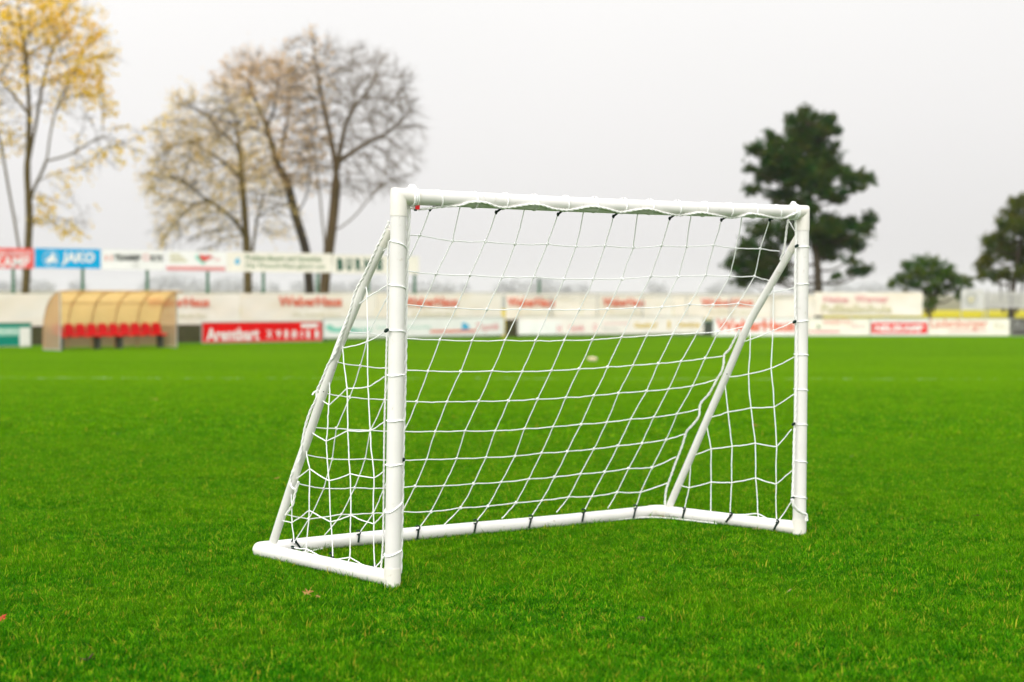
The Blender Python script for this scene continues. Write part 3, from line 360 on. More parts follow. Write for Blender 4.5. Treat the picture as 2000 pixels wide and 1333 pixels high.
def turf(name, label, y0, y1, step, R, count, wid, hmin, hmax, lean, kinds):
    src = [turf_patch(i, R, count, wid, hmin, hmax, lean) for i in range(kinds)]
    pts = []
    y = y0
    while y < y1:
        hw = y * (0.42 if y < 13.5 else 0.66) + 1.6
        x = -hw
        while x < hw:
            px, py = x + random.uniform(-.3, .3) * step, y + random.uniform(-.3, .3) * step
            pts.append((px, py, ground_z(py))); x += step
        y += step
    # keep inside the boards
    pts = [q for q in pts if q[1] < edge_y(q[0]) - 0.25]
    n = len(pts)
    me = bpy.data.meshes.new(name); me.vertices.add(n); me.vertices.foreach_set('co', np.array(pts).reshape(-1))
    a = me.attributes.new('pick', 'INT', 'POINT'); a.data.foreach_set('value', rng.integers(0, kinds, n).astype(np.int32))
    a = me.attributes.new('turn', 'FLOAT_VECTOR', 'POINT'); rv = np.zeros((n, 3)); rv[:, 2] = rng.random(n) * 6.283; a.data.foreach_set('vector', rv.reshape(-1).astype(np.float32))
    a = me.attributes.new('size', 'FLOAT_VECTOR', 'POINT'); s = np.ones((n, 3)); nz_ = np.array([noise.noise(V((q[0] * 2.2, q[1] * 2.2, 3.1))) for q in pts])
    s[:, 2] = np.clip(1 + nz_ * .45 + rng.normal(0, .06, n), .6, 1.5); a.data.foreach_set('vector', s.reshape(-1).astype(np.float32))
    ob = bpy.data.objects.new(name, me); COL.objects.link(ob)
    ng = bpy.data.node_groups.new(name + '_nodes', 'GeometryNodeTree')
    ng.interface.new_socket('Geometry', in_out='INPUT', socket_type='NodeSocketGeometry'); ng.interface.new_socket('Geometry', in_out='OUTPUT', socket_type='NodeSocketGeometry')
    gi = ng.nodes.new('NodeGroupInput'); go = ng.nodes.new('NodeGroupOutput'); ip = ng.nodes.new('GeometryNodeInstanceOnPoints'); jn = ng.nodes.new('GeometryNodeJoinGeometry')
    for s_ in src:
        oi = ng.nodes.new('GeometryNodeObjectInfo'); oi.inputs['Object'].default_value = s_; oi.inputs['As Instance'].default_value = True
        ng.links.new(oi.outputs['Geometry'], jn.inputs[0])
    def na(nm, ty):
        q = ng.nodes.new('GeometryNodeInputNamedAttribute'); q.data_type = ty; q.inputs['Name'].default_value = nm
        return [x for x in q.outputs if x.enabled][0]
    mtp = ng.nodes.new('GeometryNodeMeshToPoints')
    ng.links.new(gi.outputs[0], mtp.inputs[0]); ng.links.new(mtp.outputs[0], ip.inputs['Points']); ng.links.new(jn.outputs[0], ip.inputs['Instance'])
    ip.inputs['Pick Instance'].default_value = True
    ng.links.new(na('pick', 'INT'), ip.inputs['Instance Index']); ng.links.new(na('turn', 'FLOAT_VECTOR'), ip.inputs['Rotation']); ng.links.new(na('size', 'FLOAT_VECTOR'), ip.inputs['Scale'])
    ng.links.new(ip.outputs[0], go.inputs[0])
    md = ob.modifiers.new('turf', 'NODES'); md.node_group = ng
    tag(ob, label, 'grass', kind='stuff')
    return ob

# the line of the boards round the pitch, photograph column -> distance
EDGE = [(-120, 53.4), (0, 54.5), (395, 59.0), (628, 62.0), (983, 67.8), (1390, 72.0), (1973, 74.2), (2150, 74.5)]
def Zb(px):
    for (a, za), (b, zb) in zip(EDGE, EDGE[1:]):
        if px <= b: return za + (zb - za) * (px - a) / (b - a)
    return EDGE[-1][1]
EDGE_XY = [((at(px, 640, z)).x, z) for px, z in EDGE]
def edge_y(x):
    for (xa, ya), (xb, yb) in zip(EDGE_XY, EDGE_XY[1:]):
        if x <= xb: return ya + (yb - ya) * (x - xa) / (xb - xa)
    return EDGE_XY[-1][1]
turf('turf', 'short green grass of the pitch around the goal', 4.2, 13.5, 0.16, 0.14, 1350, 0.0036, 0.008, 0.031, 0.80, 8)
turf('turf_beyond', 'short green grass across the far pitch', 13.5, 76, 0.62, 0.52, 1500, 0.010, 0.012, 0.034, 0.9, 6)

# ------------------------------------------------------------------ the goal
ROOT = V(BK['root']); PT = {k: V(q) + ROOT for k, q in BK['pts'].items()}
W3 = lambda q: V(q) + ROOT
r = 0.0322
goal = thing('football_goal', 'small white plastic football goal with a white net standing on the grass', 'goal', ROOT)
TL, TR, BL, BR, KL, KR = (PT[k] for k in ('TL', 'TR', 'BL', 'BR', 'KL', 'KR'))
def lerp(a, b, q): return a + (b - a) * q
def along(a, b, d): return a + (b - a).normalized() * d
ux = (TR - TL).normalized()
# posts
def post(top, bot, sj, bj):
    m = MB(); a = along(top, bot, sj); b = along(bot, top, bj)
    m.tube([a, lerp(a, b, .5), b], r, 28); m.build('post', M['pvc'], goal)
post(TL, BL, .075, .075); post(TR, BR, .085, .075)
m = MB(); pa, pb = along(TL, TR, .085), along(TR, TL, .085)
pth = [lerp(pa, pb, i / 8) - V((0, 0, .006 * math.sin(math.pi * i / 8))) for i in range(9)]
m.tube(pth, r, 28); m.build('crossbar', M['pvc'], goal)
def mitre(corner, e1, e2, d1, d2, rad, name='corner_joint', rc=0.02, mt='pvc_joint'):
    """elbow: two sleeves meeting in a tight rounded mitre"""
    a = along(corner, e1, d1); b = along(corner, e2, d2)
    u, v = (e1 - corner).normalized(), (e2 - corner).normalized()
    pth = [a, corner + u * rc]
    for i in range(1, 6):
        q = i / 6; pth.append((corner + u * rc) * (1 - q) ** 2 + corner * 2 * q * (1 - q) + (corner + v * rc) * q * q)
    pth += [corner + v * rc, b]
    m = MB(); m.tube(pth, rad, 28)
    return m
rj = r + .0018
def square(corner, e1, e2, d1, d2, rad, seg=32):
    """elbow moulded as two sleeves cut at 45 degrees, its edge slightly eased"""
    u, v = (e1 - corner).normalized(), (e2 - corner).normalized(); nn = (u - v).normalized(); m = MB(); rings = []
    w_ = u.cross(v).normalized()
    for d, s_, far in ((u, 1, d1), (v, -1, d2)):
        pv = w_.cross(d).normalized(); ends = []; near_ = []; cut = []
        for k in range(seg):
            q = 6.2832 * k / seg
            # the same angle on both sleeves meets in the same point of the cut
            o_ = (w_ * math.cos(q) + (pv if s_ > 0 else -pv) * math.sin(q)) * rad
            tt = -(o_.dot(nn)) / d.dot(nn); cut.append(corner + o_ * .965 + d * tt * .95); near_.append(corner + o_ + d * (tt + .007)); ends.append(corner + o_ + d * far)
        rings.append((ends, near_, cut))
    (a0, a1, c0), (b0, b1, c1) = rings
    vs = a0 + a1 + [(p + q) / 2 for p, q in zip(c0, c1)] + b1 + b0; fs = []
    for i in range(4):
        for k in range(seg):
            k2 = (k + 1) % seg; fs.append((i * seg + k, (i + 1) * seg + k, (i + 1) * seg + k2, i * seg + k2))
    m.add(vs, fs); return m
square(TL, BL, TR, .078, .088, rj).build('corner_joint', M['pvc_joint'], goal)
square(TR, TL, BR, .088, .088, rj).build('corner_joint', M['pvc_joint'], goal)
def foot(bot, top, k):
    m = MB(); low = bot + V((0, 0, .0)); m.tube([low, along(bot, top, .04), along(bot, top, .078)], rj, 28)
    s0 = bot + V((0, 0, r)); m.tube([s0, along(s0, k, .10)], rj - .0004, 24)
    m.build('corner_joint', M['pvc_joint'], goal)
foot(BL, TL, KL); foot(BR, TR, KR)
# base frame
for b_, k_ in ((BL, KL), (BR, KR)):
    m = MB(); s0 = b_ + V((0, 0, r)); a = along(s0, k_, .095); e = along(k_, s0, .06); m.tube([a, lerp(a, e, .5), e], r, 24); m.build('side_bar', M['pvc'], goal)
m = MB(); a = along(KL, KR, .06); e = along(KR, KL, .06)
m.tube([lerp(a, e, i / 8) + V((0, 0, .003 * math.sin(math.pi * 2 * i / 8))) for i in range(9)], r, 24); m.build('back_bar', M['pvc'], goal)
mk = mitre(KL, BL + V((0, 0, r)), KR, .065, .065, rj, rc=.02); mk.build('corner_joint', M['pvc_joint'], goal)
mk = mitre(KR, KL, BR + V((0, 0, r)), .065, .065, rj, rc=.05); cj = mk.build('corner_joint', M['pvc_joint'], goal)
# dried soil scraped on the far corner
for (px, py, sx, sz) in ((1280, 1009, .020, .006), (1293, 1010, .03, .006), (1480, 1034, .03, .005)):
    p0 = on_ground(px, py, .016); m = MB(); d = (CAM - p0); d.z = 0; d.normalize(); e = d.cross(V((0, 0, 1)))
    vs = [p0 + d * .004]; n_ = 12
    for i in range(n_):
        q = 6.283 * i / n_; vs.append(p0 + d * .001 + e * math.cos(q) * sx * random.uniform(.6, 1.2) + V((0, 0, 1)) * math.sin(q) * sz * random.uniform(.5, 1.3))
    m.add(vs, [(0, i + 1, (i + 1) % n_ + 1) for i in range(n_)]); m.build('soil_smear', M['mud'], cj)
# struts
for key in ('strL', 'strR'):
    pth = smooth_path([W3(q) for q in BK[key]], 4); m = MB(); m.tube(pth, .0188, 20); st = m.build('strut', M['pvc_strut'], goal)
    a, b = pth[0], pth[6]; m = MB(); m.tube([along(a, b, .0), along(a, b, .085)], .0212, 20); m.build('strut_socket', M['pvc_joint'], st)
    # push button
    q = pth[len(pth) * 5 // 9]; m = MB(); d = (CAM - q).normalized(); m.tube([q + d * .0186, q + d * .0212], .003, 10); m.build('push_button', M['clip'], st)

# net
m = MB()
def cord(path, rad, jit=.004):
    pts = [W3(q) for q in path]; out = [pts[0]]
    for a, b in zip(pts, pts[1:]):
        L_ = (b - a).length; mid = (a + b) / 2 - V((0, 0, min(.0025, L_ * .02))) + V((random.gauss(0, jit), random.gauss(0, jit), 0)) * min(1, L_ * 4) * .5
        out += [mid, b]
    pp = []
    for a, b in zip(out, out[1:]): pp += [lerp(a, b, q / 3) + V((random.gauss(0, .0005), random.gauss(0, .0005), random.gauss(0, .0005))) for q in range(3)]
    pp.append(out[-1])
    m.tube(pp, [rad * (1 + .10 * random.uniform(-1, 1)) for _ in pp], 7)
for s_ in BK['back']: cord(s_, .0024)
for s_ in BK['side']: cord(s_, .0026, .003)
knots = {}
for s_ in BK['back'][:10]:
    for q in s_[1:-1]:
        p0 = W3(q); d = V((random.gauss(0, 1), random.gauss(0, 1), 1.4)).normalized(); m.tube([p0 - d * .0075, p0 - d * .004, p0 + d * .004, p0 + d * .0075], [.0032, .0056, .0056, .0032], 7)
net = m.build('net', M['cord'], goal)
for nm, rad, pth in BK['ropes']:
    pp = smooth_path([W3(q) for q in pth], 10); m = MB()
    # two twisted strands with a fuzzy thickness
    tot = 0.0; A, B = [], []
    for i, q in enumerate(pp):
        if i: tot += (q - pp[i - 1]).length
        tg = (pp[min(i + 1, len(pp) - 1)] - pp[max(i - 1, 0)]).normalized(); s1 = tg.orthogonal().normalized()
        s1 = (V((1, .3, .2)) - tg * tg.dot(V((1, .3, .2)))).normalized(); s2 = tg.cross(s1)
        ph = tot / (rad * 5.5) * math.pi
        of = (s1 * math.cos(ph) + s2 * math.sin(ph)) * rad * .32
        A.append(q + of); B.append(q - of)
    m.tube(A, [rad * .74 * random.uniform(.94, 1.08) for _ in A], 7); m.tube(B, [rad * .74 * random.uniform(.94, 1.08) for _ in B], 7)
    m.build('edge_rope', M['rope'], net)
# cord laced round posts and crossbar
m = MB()
bx = V((-math.sin(BK['yaw']), math.cos(BK['yaw']), 0))
def loop(c, ax, u, v, R_, tilt, rad=.0028):
    pp = []
    for i in range(29):
        q = 6.2832 * i / 28; pp.append(c + u * math.cos(q) * R_ + v * math.sin(q) * R_ + ax * (tilt * math.cos(q) + .0015 * math.sin(3 * q)))
    m = MB(); m.tube(pp + [pp[1]], rad, 7, caps=False); m.build('lacing_loop', M['cord'], net)
for (T, Bo, key) in ((TL, BL, 'wrapL'), (TR, BR, 'wrapR')):
    ax = (T - Bo).normalized(); u = (ux - ax * ax.dot(ux)).normalized(); v = ax.cross(u)
    for z0, z1 in BK[key]:
        zc = (z0 + z1) / 2; c = Bo + (T - Bo) * (zc / (T.z - Bo.z)); loop(c, ax, u, v, r + .0020, (z1 - z0) / 2)
for k, d in enumerate(BK['wrapX']):
    c = TL + ux * d - V((0, 0, .003)); u = V((0, 0, 1)); v = ux.cross(u)
    loop(c, ux, u, v, r + .0020, random.uniform(-.006, .006))
# knots standing up at the two upper corners
for T, s_ in ((TL, 1), (TR, -1)):
    c = T + ux * s_ * .065; u = V((0, 0, 1)); v = ux.cross(u)
    for k in range(3): loop(c + ux * (k - 1) * .009, ux, u, v, r + .004, random.uniform(-.004, .004), .0042)
    q = c + V((0, 0, r + .006)); m = MB(); m.tube([q - ux * .018, q - ux * .008 + V((0, 0, .004)), q + ux * .008 + V((0, 0, .004)), q + ux * .018], [.004, .0085, .0085, .004], 10); m.build('corner_knot', M['cord'], net)
# a loose end of cord on the near strut
q = W3(BK['strL'][5]) + V((-.02, 0, 0)); e = [at(636, 771, q.y), at(628, 764, q.y), at(619, 764, q.y), at(613, 767, q.y), at(610, 772, q.y)]
m = MB(); m.tube(smooth_path(e, 4), .0036, 7)
m.build('cord_end', M['cord'], net)
# black clips
def clip(a, b, rad=.0042, ring=.0095, ring_end=0):
    a, b = W3(a), W3(b); m = MB(); m.tube([a, lerp(a, b, .5), b], rad, 8)
    d = (a - b).normalized(); s1 = (CAM - a).normalized(); s1 = (s1 - d * d.dot(s1)).normalized(); e = d.cross(s1)
    c = (a + d * ring * .3 - e * ring * .55) if ring_end == 0 else b
    pp = [c + (d * math.cos(q) + e * math.sin(q)) * ring for q in [math.radians(x) for x in range(-70, 221, 24)]]
    m.tube(pp, rad * .8, 7)
    return m
for a, b in BK['ct']:
    m = clip(a, b, .0048, .006); p0 = W3(a); m.tube([p0 - ux * .011, p0 - ux * .006, p0 + ux * .006, p0 + ux * .011], [.004, .008, .008, .004], 10)
    p1 = W3(b); m.tube([p1 + V((0, 0, .008)), p1, p1 - V((0, 0, .009))], [.004, .0075, .003], 10)
    m.build('net_clip', M['clip'], goal)
for a, b in BK['cb']: clip(a, b, .0048, .0098).build('net_clip', M['clip'], goal)
for a, b in BK['cr'] + BK['cl']: clip(a, b, .0056, .007).build('net_clip', M['clip'], goal)
for q in BK['cp']:
    p0 = W3(q); d = (CAM - p0).normalized(); p0 = p0 + d * .012; m = MB(); m.tube([p0 + V((-.008, 0, -.007)), p0 + V((-.004, 0, -.002)), p0 + V((.004, 0, .003)), p0 + V((.008, 0, .007))], [.004, .0075, .0075, .004], 10)
    m.build('net_clip', M['clip'], goal)
p0 = W3(BK['tag']); m = MB(); m.box(p0 - ux * .009 - V((0, 0, .009)), ux * .018 + V((0, 0, .002)), bx * .006, V((.001, 0, .017))); m.build('cord_tag', M['tag'], goal, smooth=False)
m = MB(); m.tube([p0 - ux * .016 - V((0, 0, .010)), p0 - ux * .006 - V((0, 0, .010))], .004, 8); m.build('net_clip', M['clip'], goal)

# ------------------------------------------------------------------ fallen leaves
LEAF = [(0, .0), (.18, -.06), (.45, -.30), (.42, -.05), (.75, -.28), (.72, -.02), (1.0, 0), (.72, .03), (.74, .30), (.42, .06), (.46, .33), (.17, .06)]
def leaf(px, py, size, col, label, crumple=.5, col2=None, lift=.016, seedv=0):
    p0 = on_ground(px, py, lift); m = MB(); rs = random.Random(seedv + int(px))
    a = rs.uniform(0, 6.28); vs = [V((.45, 0, .12 * crumple))]
    for x, y in LEAF: vs.append(V((x, y * 1.1, crumple * (.35 * abs(y) + .25 * abs(x - .45) + rs.uniform(-.14, .14)))))
    R_ = Matrix.Rotation(a, 3, 'Z') @ Matrix.Rotation(rs.uniform(-.5, .5), 3, 'X') @ Matrix.Rotation(rs.uniform(-.5, .5), 3, 'Y')
    vs = [p0 + R_ @ ((q - V((.5, 0, 0))) * size) for q in vs]; k = len(LEAF)
    th = V((0, 0, .0012)); lo = [q - th for q in vs]
    fs = [(0, i + 1, (i + 1) % k + 1) for i in range(k)]; n_ = len(vs)
    fs2 = [(n_, n_ + (i + 1) % k + 1, n_ + i + 1) for i in range(k)]; rim = [(i + 1, n_ + i + 1, n_ + (i + 1) % k + 1, (i + 1) % k + 1) for i in range(k)]
    m.add(vs + lo, fs + fs2 + rim)
    key = 'leaf' + str(col)
    if key not in M: M[key] = mat('dead_leaf', col, .8, .2, .0, 30, .4, 120, col2=col2 or tuple(c * .55 for c in col))
    tag(m.build('fallen_leaf', M[key], None, p0, smooth=False), label, 'leaf', 'autumn leaves fallen on the pitch')
leaf(601, 1160, .062, (.40, .24, .08), 'curled tan maple leaf on the grass in front of the near post', .9, (.26, .13, .03))
leaf(622, 1166, .032, (.50, .30, .10), 'small yellowish leaf scrap just right of the curled tan maple leaf', .9)
leaf(4, 1210, .06, (.55, .07, .03), 'bright rust red leaf at the left edge of the grass', .8)
leaf(170, 1291, .075, (.10, .07, .03), 'dark brown leaf sunk in the grass at bottom left', .9)
leaf(1252, 1211, .05, (.16, .07, .04), 'small dark red brown leaf on the grass in front of the goal mouth', .8)
leaf(1907, 1010, .06, (.13, .06, .03), 'dark brown curled leaf on the grass right of the goal', 1.0)
leaf(1662, 893, .06, (.62, .36, .20), 'pale orange leaf on the grass just right of the far post', .5)
leaf(541, 935, .06, (.48, .26, .05), 'dull orange leaf beside the near strut of the goal', .6)
leaf(722, 996, .035, (.60, .24, .06), 'tiny orange leaf on the grass inside the goal', .6)
leaf(1476, 832, .10, (.42, .22, .05), 'flat brownish leaf behind the net near the far post', .4)
leaf(303, 781, .08, (.62, .45, .08), 'yellow leaf lying on the far pitch left of the goal', .5)
leaf(1707, 765, .10, (.50, .30, .05), 'ochre leaf on the far pitch near the worn touchline', .5)
leaf(640, 1001, .03, (.5, .3, .1), 'tiny ochre leaf by the foot of the near strut', .7)
leaf(1968, 1118, .05, (.42, .2, .06), 'slim brown leaf in the grass near the right edge', .8)
leaf(1540, 1156, .035, (.62, .5, .22), 'small straw coloured leaf on the grass below the far post', .8)
# a pale lump far out on the pitch
p0 = on_ground(1157, 704, .03); m = MB(); rs = random.Random(5)
bmv = []
for i in range(7):
    for j in range(12):
        th = math.pi * i / 6; ph = 6.283 * j / 12; k = 1 + rs.uniform(-.12, .12); bmv.append(p0 + V((.14 * math.sin(th) * math.cos(ph) * k, .10 * math.sin(th) * math.sin(ph) * k, .055 * math.cos(th) * k + .03)))
m.add(bmv, [(i * 12 + j, (i + 1) * 12 + j, (i + 1) * 12 + (j + 1) % 12, i * 12 + (j + 1) % 12) for i in range(6) for j in range(12)])
M['puff'] = mat('pale_puffball', (.78, .62, .42), .9, .1, .15, 12, .5)
tag(m.build('puffball', M['puff'], None, p0), 'pale rounded lump on the far pitch seen through the net', 'mushroom')

# ------------------------------------------------------------------ boards, banners and signs
class Plane:
    """an upright plane through two ground points, facing the pitch"""
    def __init__(s, px0, z0, px1, z1):
        a = at(px0, 640, z0); b = at(px1, 640, z1)
        s.a = V((a.x, z0, BASE)); s.b = V((b.x, z1, BASE)); s.e = (s.b - s.a).normalized(); s.n = V((s.e.y, -s.e.x, 0)); s.L = (s.b - s.a).length
    def uv(s, px, py):
        d = Fw + Rt * ((px - 1000) / FPX) - Up * ((py - 666.5) / FPX)
        q = (s.a - CAM).dot(s.n) / d.dot(s.n); p = CAM + d * q
        return (p - s.a).dot(s.e), p.z - BASE
    def P(s, u, h, o=0.0): return s.a + s.e * u + V((0, 0, h)) + s.n * o
def lettering(pl, body, box, m, parent, off, bold=0.0, shear=0.0, name='lettering', spacing=1.0):
    (u0, h0), (u1, h1) = pl.uv(box[0], box[3]), pl.uv(box[2], box[1])
    cu = bpy.data.curves.new('type', 'FONT'); cu.body = body; cu.offset = bold; cu.shear = shear; cu.resolution_u = 2; cu.space_character = spacing
    ob = bpy.data.objects.new('type', cu); COL.objects.link(ob); dg = bpy.context.evaluated_depsgraph_get()
    me = bpy.data.meshes.new_from_object(ob.evaluated_get(dg)); bpy.data.objects.remove(ob); bpy.data.curves.remove(cu)
    co = np.zeros(len(me.vertices) * 3); me.vertices.foreach_get('co', co); co = co.reshape(-1, 3)
    lo, hi = co.min(0), co.max(0); k = MB()
    sx = (u1 - u0) / max(1e-6, hi[0] - lo[0]); sy = (h1 - h0) / max(1e-6, hi[1] - lo[1])
    k.v = [tuple(pl.P(u0 + (c[0] - lo[0]) * sx, h0 + (c[1] - lo[1]) * sy, off)) for c in co]
    k.f = [tuple(p.vertices) for p in me.polygons]; k.mi = [0] * len(k.f)
    bpy.data.meshes.remove(me)
    return k.build(name, m, parent, smooth=False)
def patch(pl, box, m, parent, off, name='stripe'):
    (u0, h0), (u1, h1) = pl.uv(box[0], box[3]), pl.uv(box[2], box[1]); k = MB()
    k.box(pl.P(u0, h0, off - .003), pl.e * (u1 - u0), pl.n * .004, V((0, 0, h1 - h0)))
    return k.build(name, m, parent, smooth=False)
def poly(pl, pts, m, parent, off, name='emblem'):
    k = MB(); k.add([pl.P(*pl.uv(x, y), off) for x, y in pts], [tuple(range(len(pts) - 1, -1, -1))]); return k.build(name, m, parent, smooth=False)
def ring(pl, cx, cy, rx, ry, wd, m, parent, off, name='emblem'):
    k = MB(); n_ = 28; vs = []
    for i in range(n_):
        q = 6.2832 * i / n_
        for f in (1, 1 - wd): vs.append(pl.P(*pl.uv(cx + math.cos(q) * rx * f, cy + math.sin(q) * ry * f), off))
    k.add(vs, [(2 * i, 2 * i + 1, (2 * i + 3) % (2 * n_), (2 * i + 2) % (2 * n_)) for i in range(n_)]); return k.build(name, m, parent, smooth=False)

def board(px0, px1, mt, label, top=None, lift=.05, h=.72, zf=Zb, frame='steel', group='advertising boards along the pitch edge', dz=0):
    pl = Plane(px0, zf(px0) + dz, px1, zf(px1) + dz)
    t_ = thing('advertising_board', label, 'advertising board', pl.P(pl.L / 2, 0), group)
    m = MB(); m.box(pl.P(0, lift, -.03), pl.e * pl.L, pl.n * .03, V((0, 0, h))); m.build('panel', M[mt], t_, smooth=False)
    m = MB(); w_ = .028
    m.box(pl.P(0, lift + h, -.036), pl.e * pl.L, pl.n * .046, V((0, 0, w_))); m.box(pl.P(0, lift - w_, -.036), pl.e * pl.L, pl.n * .046, V((0, 0, w_)))
    m.box(pl.P(-w_, lift - w_, -.036), pl.e * w_, pl.n * .046, V((0, 0, h + 2 * w_))); m.box(pl.P(pl.L, lift - w_, -.036), pl.e * w_, pl.n * .046, V((0, 0, h + 2 * w_)))
    m.build('frame', M[frame], t_, smooth=False)
    k_ = max(2, int(pl.L / 2.5) + 1)
    for i in range(k_):
        m = MB(); u = .12 + (pl.L - .3) * i / (k_ - 1); m.box(pl.P(u, -.1, -.09), pl.e * .05, pl.n * .05, V((0, 0, lift + h * .9 + .1))); m.build('post', M['leg_dark'], t_, smooth=False)
    pl.t = t_; return pl
OF = .006
# left end, teal
pl = board(-70, 60, 'teal', 'two tone teal board with a blank white end at the left edge of the pitch', h=.74)
patch(pl, (-68, 640, 37, 657.5), M['teal_pale'], pl.t, OF, 'upper_band'); patch(pl, (38, 640, 59, 681), M['white'], pl.t, OF + .002, 'blank_end')
lettering(pl, 'Apotheke', (-40, 643, 35, 654), M['t_white'], pl.t, OF + .002, .01)
# red
pl = board(395, 628, 'red', 'bright red board with big white lettering beside the dugout', h=.70)
lettering(pl, 'Arentbart', (403, 640, 506, 666.5), M['t_white'], pl.t, OF, .028)
for i, (ch, x0, x1) in enumerate((('X', 520, 532), ('9', 539, 549), ('1', 556, 562), ('8', 569, 580), ('1', 599, 605), ('1', 615, 622))):
    lettering(pl, ch, (x0, 645, x1, 661), M['t_white'], pl.t, OF, .02, name='digit')
patch(pl, (588, 632.5, 621, 640.5), M['t_white'], pl.t, OF, 'sticker')
for yy in (648, 655): patch(pl, (586, yy, 593, yy + 3.5), M['t_white'], pl.t, OF, 'dash')
# white with mint brush mark
pl = board(632, 984, 'white', 'long white board with a mint green brush mark and a blue leaf', lift=.15, h=.70)
poly(pl, [(636, 637), (646, 634), (652, 640), (664, 641), (678, 636), (690, 641), (702, 646), (690, 649), (672, 648), (656, 650), (644, 648), (637, 643)], M['t_teal'], pl.t, OF)
lettering(pl, 'Kreativ', (668, 637, 728, 651), M['t_teal'], pl.t, OF, .01, .3)
lettering(pl, 'Malerwerkstatt', (736, 637, 766, 643), M['t_teal'], pl.t, OF)
lettering(pl, 'Innenausbau', (796, 636, 842, 642), M['t_teal'], pl.t, OF)
patch(pl, (840, 644, 930, 650.5), M['t_coral'], pl.t, OF)
poly(pl, [(901, 632), (907, 630), (917, 637), (916, 643), (907, 645), (900, 644), (903, 638)], M['t_blue'], pl.t, OF, 'leaf_mark')
lettering(pl, 'Toptik', (929, 631, 976, 650), M['t_pink'], pl.t, OF, .02, .25)
# pale board, pink and gold
pl = board(1012, 1374, 'pinkwhite', 'long pale board with faint pink words and two gold words', lift=.15, h=.70)
patch(pl, (1014, 627.5, 1096, 654.5), M['white'], pl.t, OF, 'blank_panel')
lettering(pl, 'H', (1088, 635, 1096, 650), M['t_pink'], pl.t, OF + .004, .03)
lettering(pl, 'Optik', (1110, 635, 1142, 650), M['t_pink'], pl.t, OF, .03)
lettering(pl, 'D', (1159, 633, 1167, 646), M['t_pink'], pl.t, OF, .02)
lettering(pl, 'Schreinereibetrieb', (1178, 629, 1228, 634), M['t_pink'], pl.t, OF)
lettering(pl, 'Fensterbau', (1178, 638, 1208, 646), M['t_grey'], pl.t, OF)
lettering(pl, 'Gasthof', (1238, 630, 1284, 641), M['t_gold'], pl.t, OF, .04)
patch(pl, (1304, 627, 1309, 642), M['t_gold'], pl.t, OF, 'gold_bar')
lettering(pl, 'Getränke', (1324, 629, 1368, 640), M['t_gold'], pl.t, OF, .04)
# big red words
pl = board(1393, 1576, 'white', 'white board filled with huge faded red lettering behind the far post', lift=.04, h=.73)
lettering(pl, 'WeberHaus', (1398, 624, 1552, 648), M['t_coral'], pl.t, OF, .05)
patch(pl, (1553, 632, 1575, 651), M['t_coral'], pl.t, OF, 'lower_band')
pl = board(1578, 1698, 'cream', 'cream board with thin orange letters and a small green star', lift=.04, h=.73)
lettering(pl, 'WERTH', (1606, 625, 1662, 635), M['t_coral'], pl.t, OF)
poly(pl, [(1596, 634), (1600, 637), (1603, 634), (1601, 639), (1604, 643), (1598, 641), (1594, 643), (1596, 638)], M['t_green'], pl.t, OF)
lettering(pl, 'Garten', (1664, 633, 1690, 641), M['t_pink'], pl.t, OF)
patch(pl, (1580, 646, 1640, 650), M['t_pink'], pl.t, OF)
pl = board(1701, 1812, 'white', 'white board with a red lower half and white block capitals', lift=.04, h=.73)
patch(pl, (1702, 631, 1811, 651.5), M['red'], pl.t, OF, 'red_field'); lettering(pl, 'Dachziegelwerke', (1710, 624, 1806, 629.5), M['t_grey'], pl.t, OF)
lettering(pl, 'NELSKAMP', (1709, 635, 1804, 648), M['t_white'], pl.t, OF + .004, .045)
pl = board(1814, 1971, 'cream', 'cream board with an old fashioned red brewery name', lift=.04, h=.73)
lettering(pl, 'Ladenburger', (1817, 623, 1929, 646), M['t_coral'], pl.t, OF, .01)
patch(pl, (1852, 645.5, 1930, 647.5), M['t_pink'], pl.t, OF); lettering(pl, 'Bräu', (1942, 632, 1964, 642), M['t_straw'], pl.t, OF)
pl = board(1976, 2110, 'char', 'dark charcoal board at the right edge of the picture', lift=.04, h=.73)
lettering(pl, 'Bauservice', (1982, 630, 2090, 636), M['t_grey'], pl.t, OF); lettering(pl, 'Hofmann', (1982, 639, 2060, 645), M['t_grey'], pl.t, OF)

# plank fence behind the boards
Zf = lambda px: Zb(px) + 1.6
def plank_fence(px0, px1, h, label):
    pl = Plane(px0, Zf(px0), px1, Zf(px1)); f = thing('plank_fence', label, 'fence', pl.P(pl.L / 2, 0))
    for i in range(4):
        m = MB(); m.box(pl.P(0, .04 + i * h / 4, -.02), pl.e * pl.L, pl.n * (.02 + .004 * (i % 2)), V((0, 0, h / 4 - .025))); m.build('plank', M['plank'], f, smooth=False)
    n_ = int(pl.L / 2.2) + 1
    for i in range(n_ + 1):
        m = MB(); m.box(pl.P(pl.L * i / n_ - .04, -.1, -.11), pl.e * .08, pl.n * .088, V((0, 0, h + .16))); m.build('post', M['plank'], f, smooth=False)
plank_fence(-90, 630, .64, 'low dark brown plank fence behind the dugout and red board')
plank_fence(984, 1011, .72, 'short brown plank section between the two long white boards')
pl = Plane(1376, Zb(1376) - .05, 1392, Zb(1392) - .05); bxo = thing('utility_box', 'dark green box standing between the pale board and the red lettered board', 'box', pl.P(pl.L / 2, 0))
m = MB(); m.box(pl.P(0, -.05, -.3), pl.e * pl.L, pl.n * .3, V((0, 0, .65))); m.build('case', M['leg_dark'], bxo, smooth=False); m = MB(); m.box(pl.P(-.03, .6, -.33), pl.e * (pl.L + .06), pl.n * .36, V((0, 0, .05))); m.build('lid', M['green_post'], bxo, smooth=False)
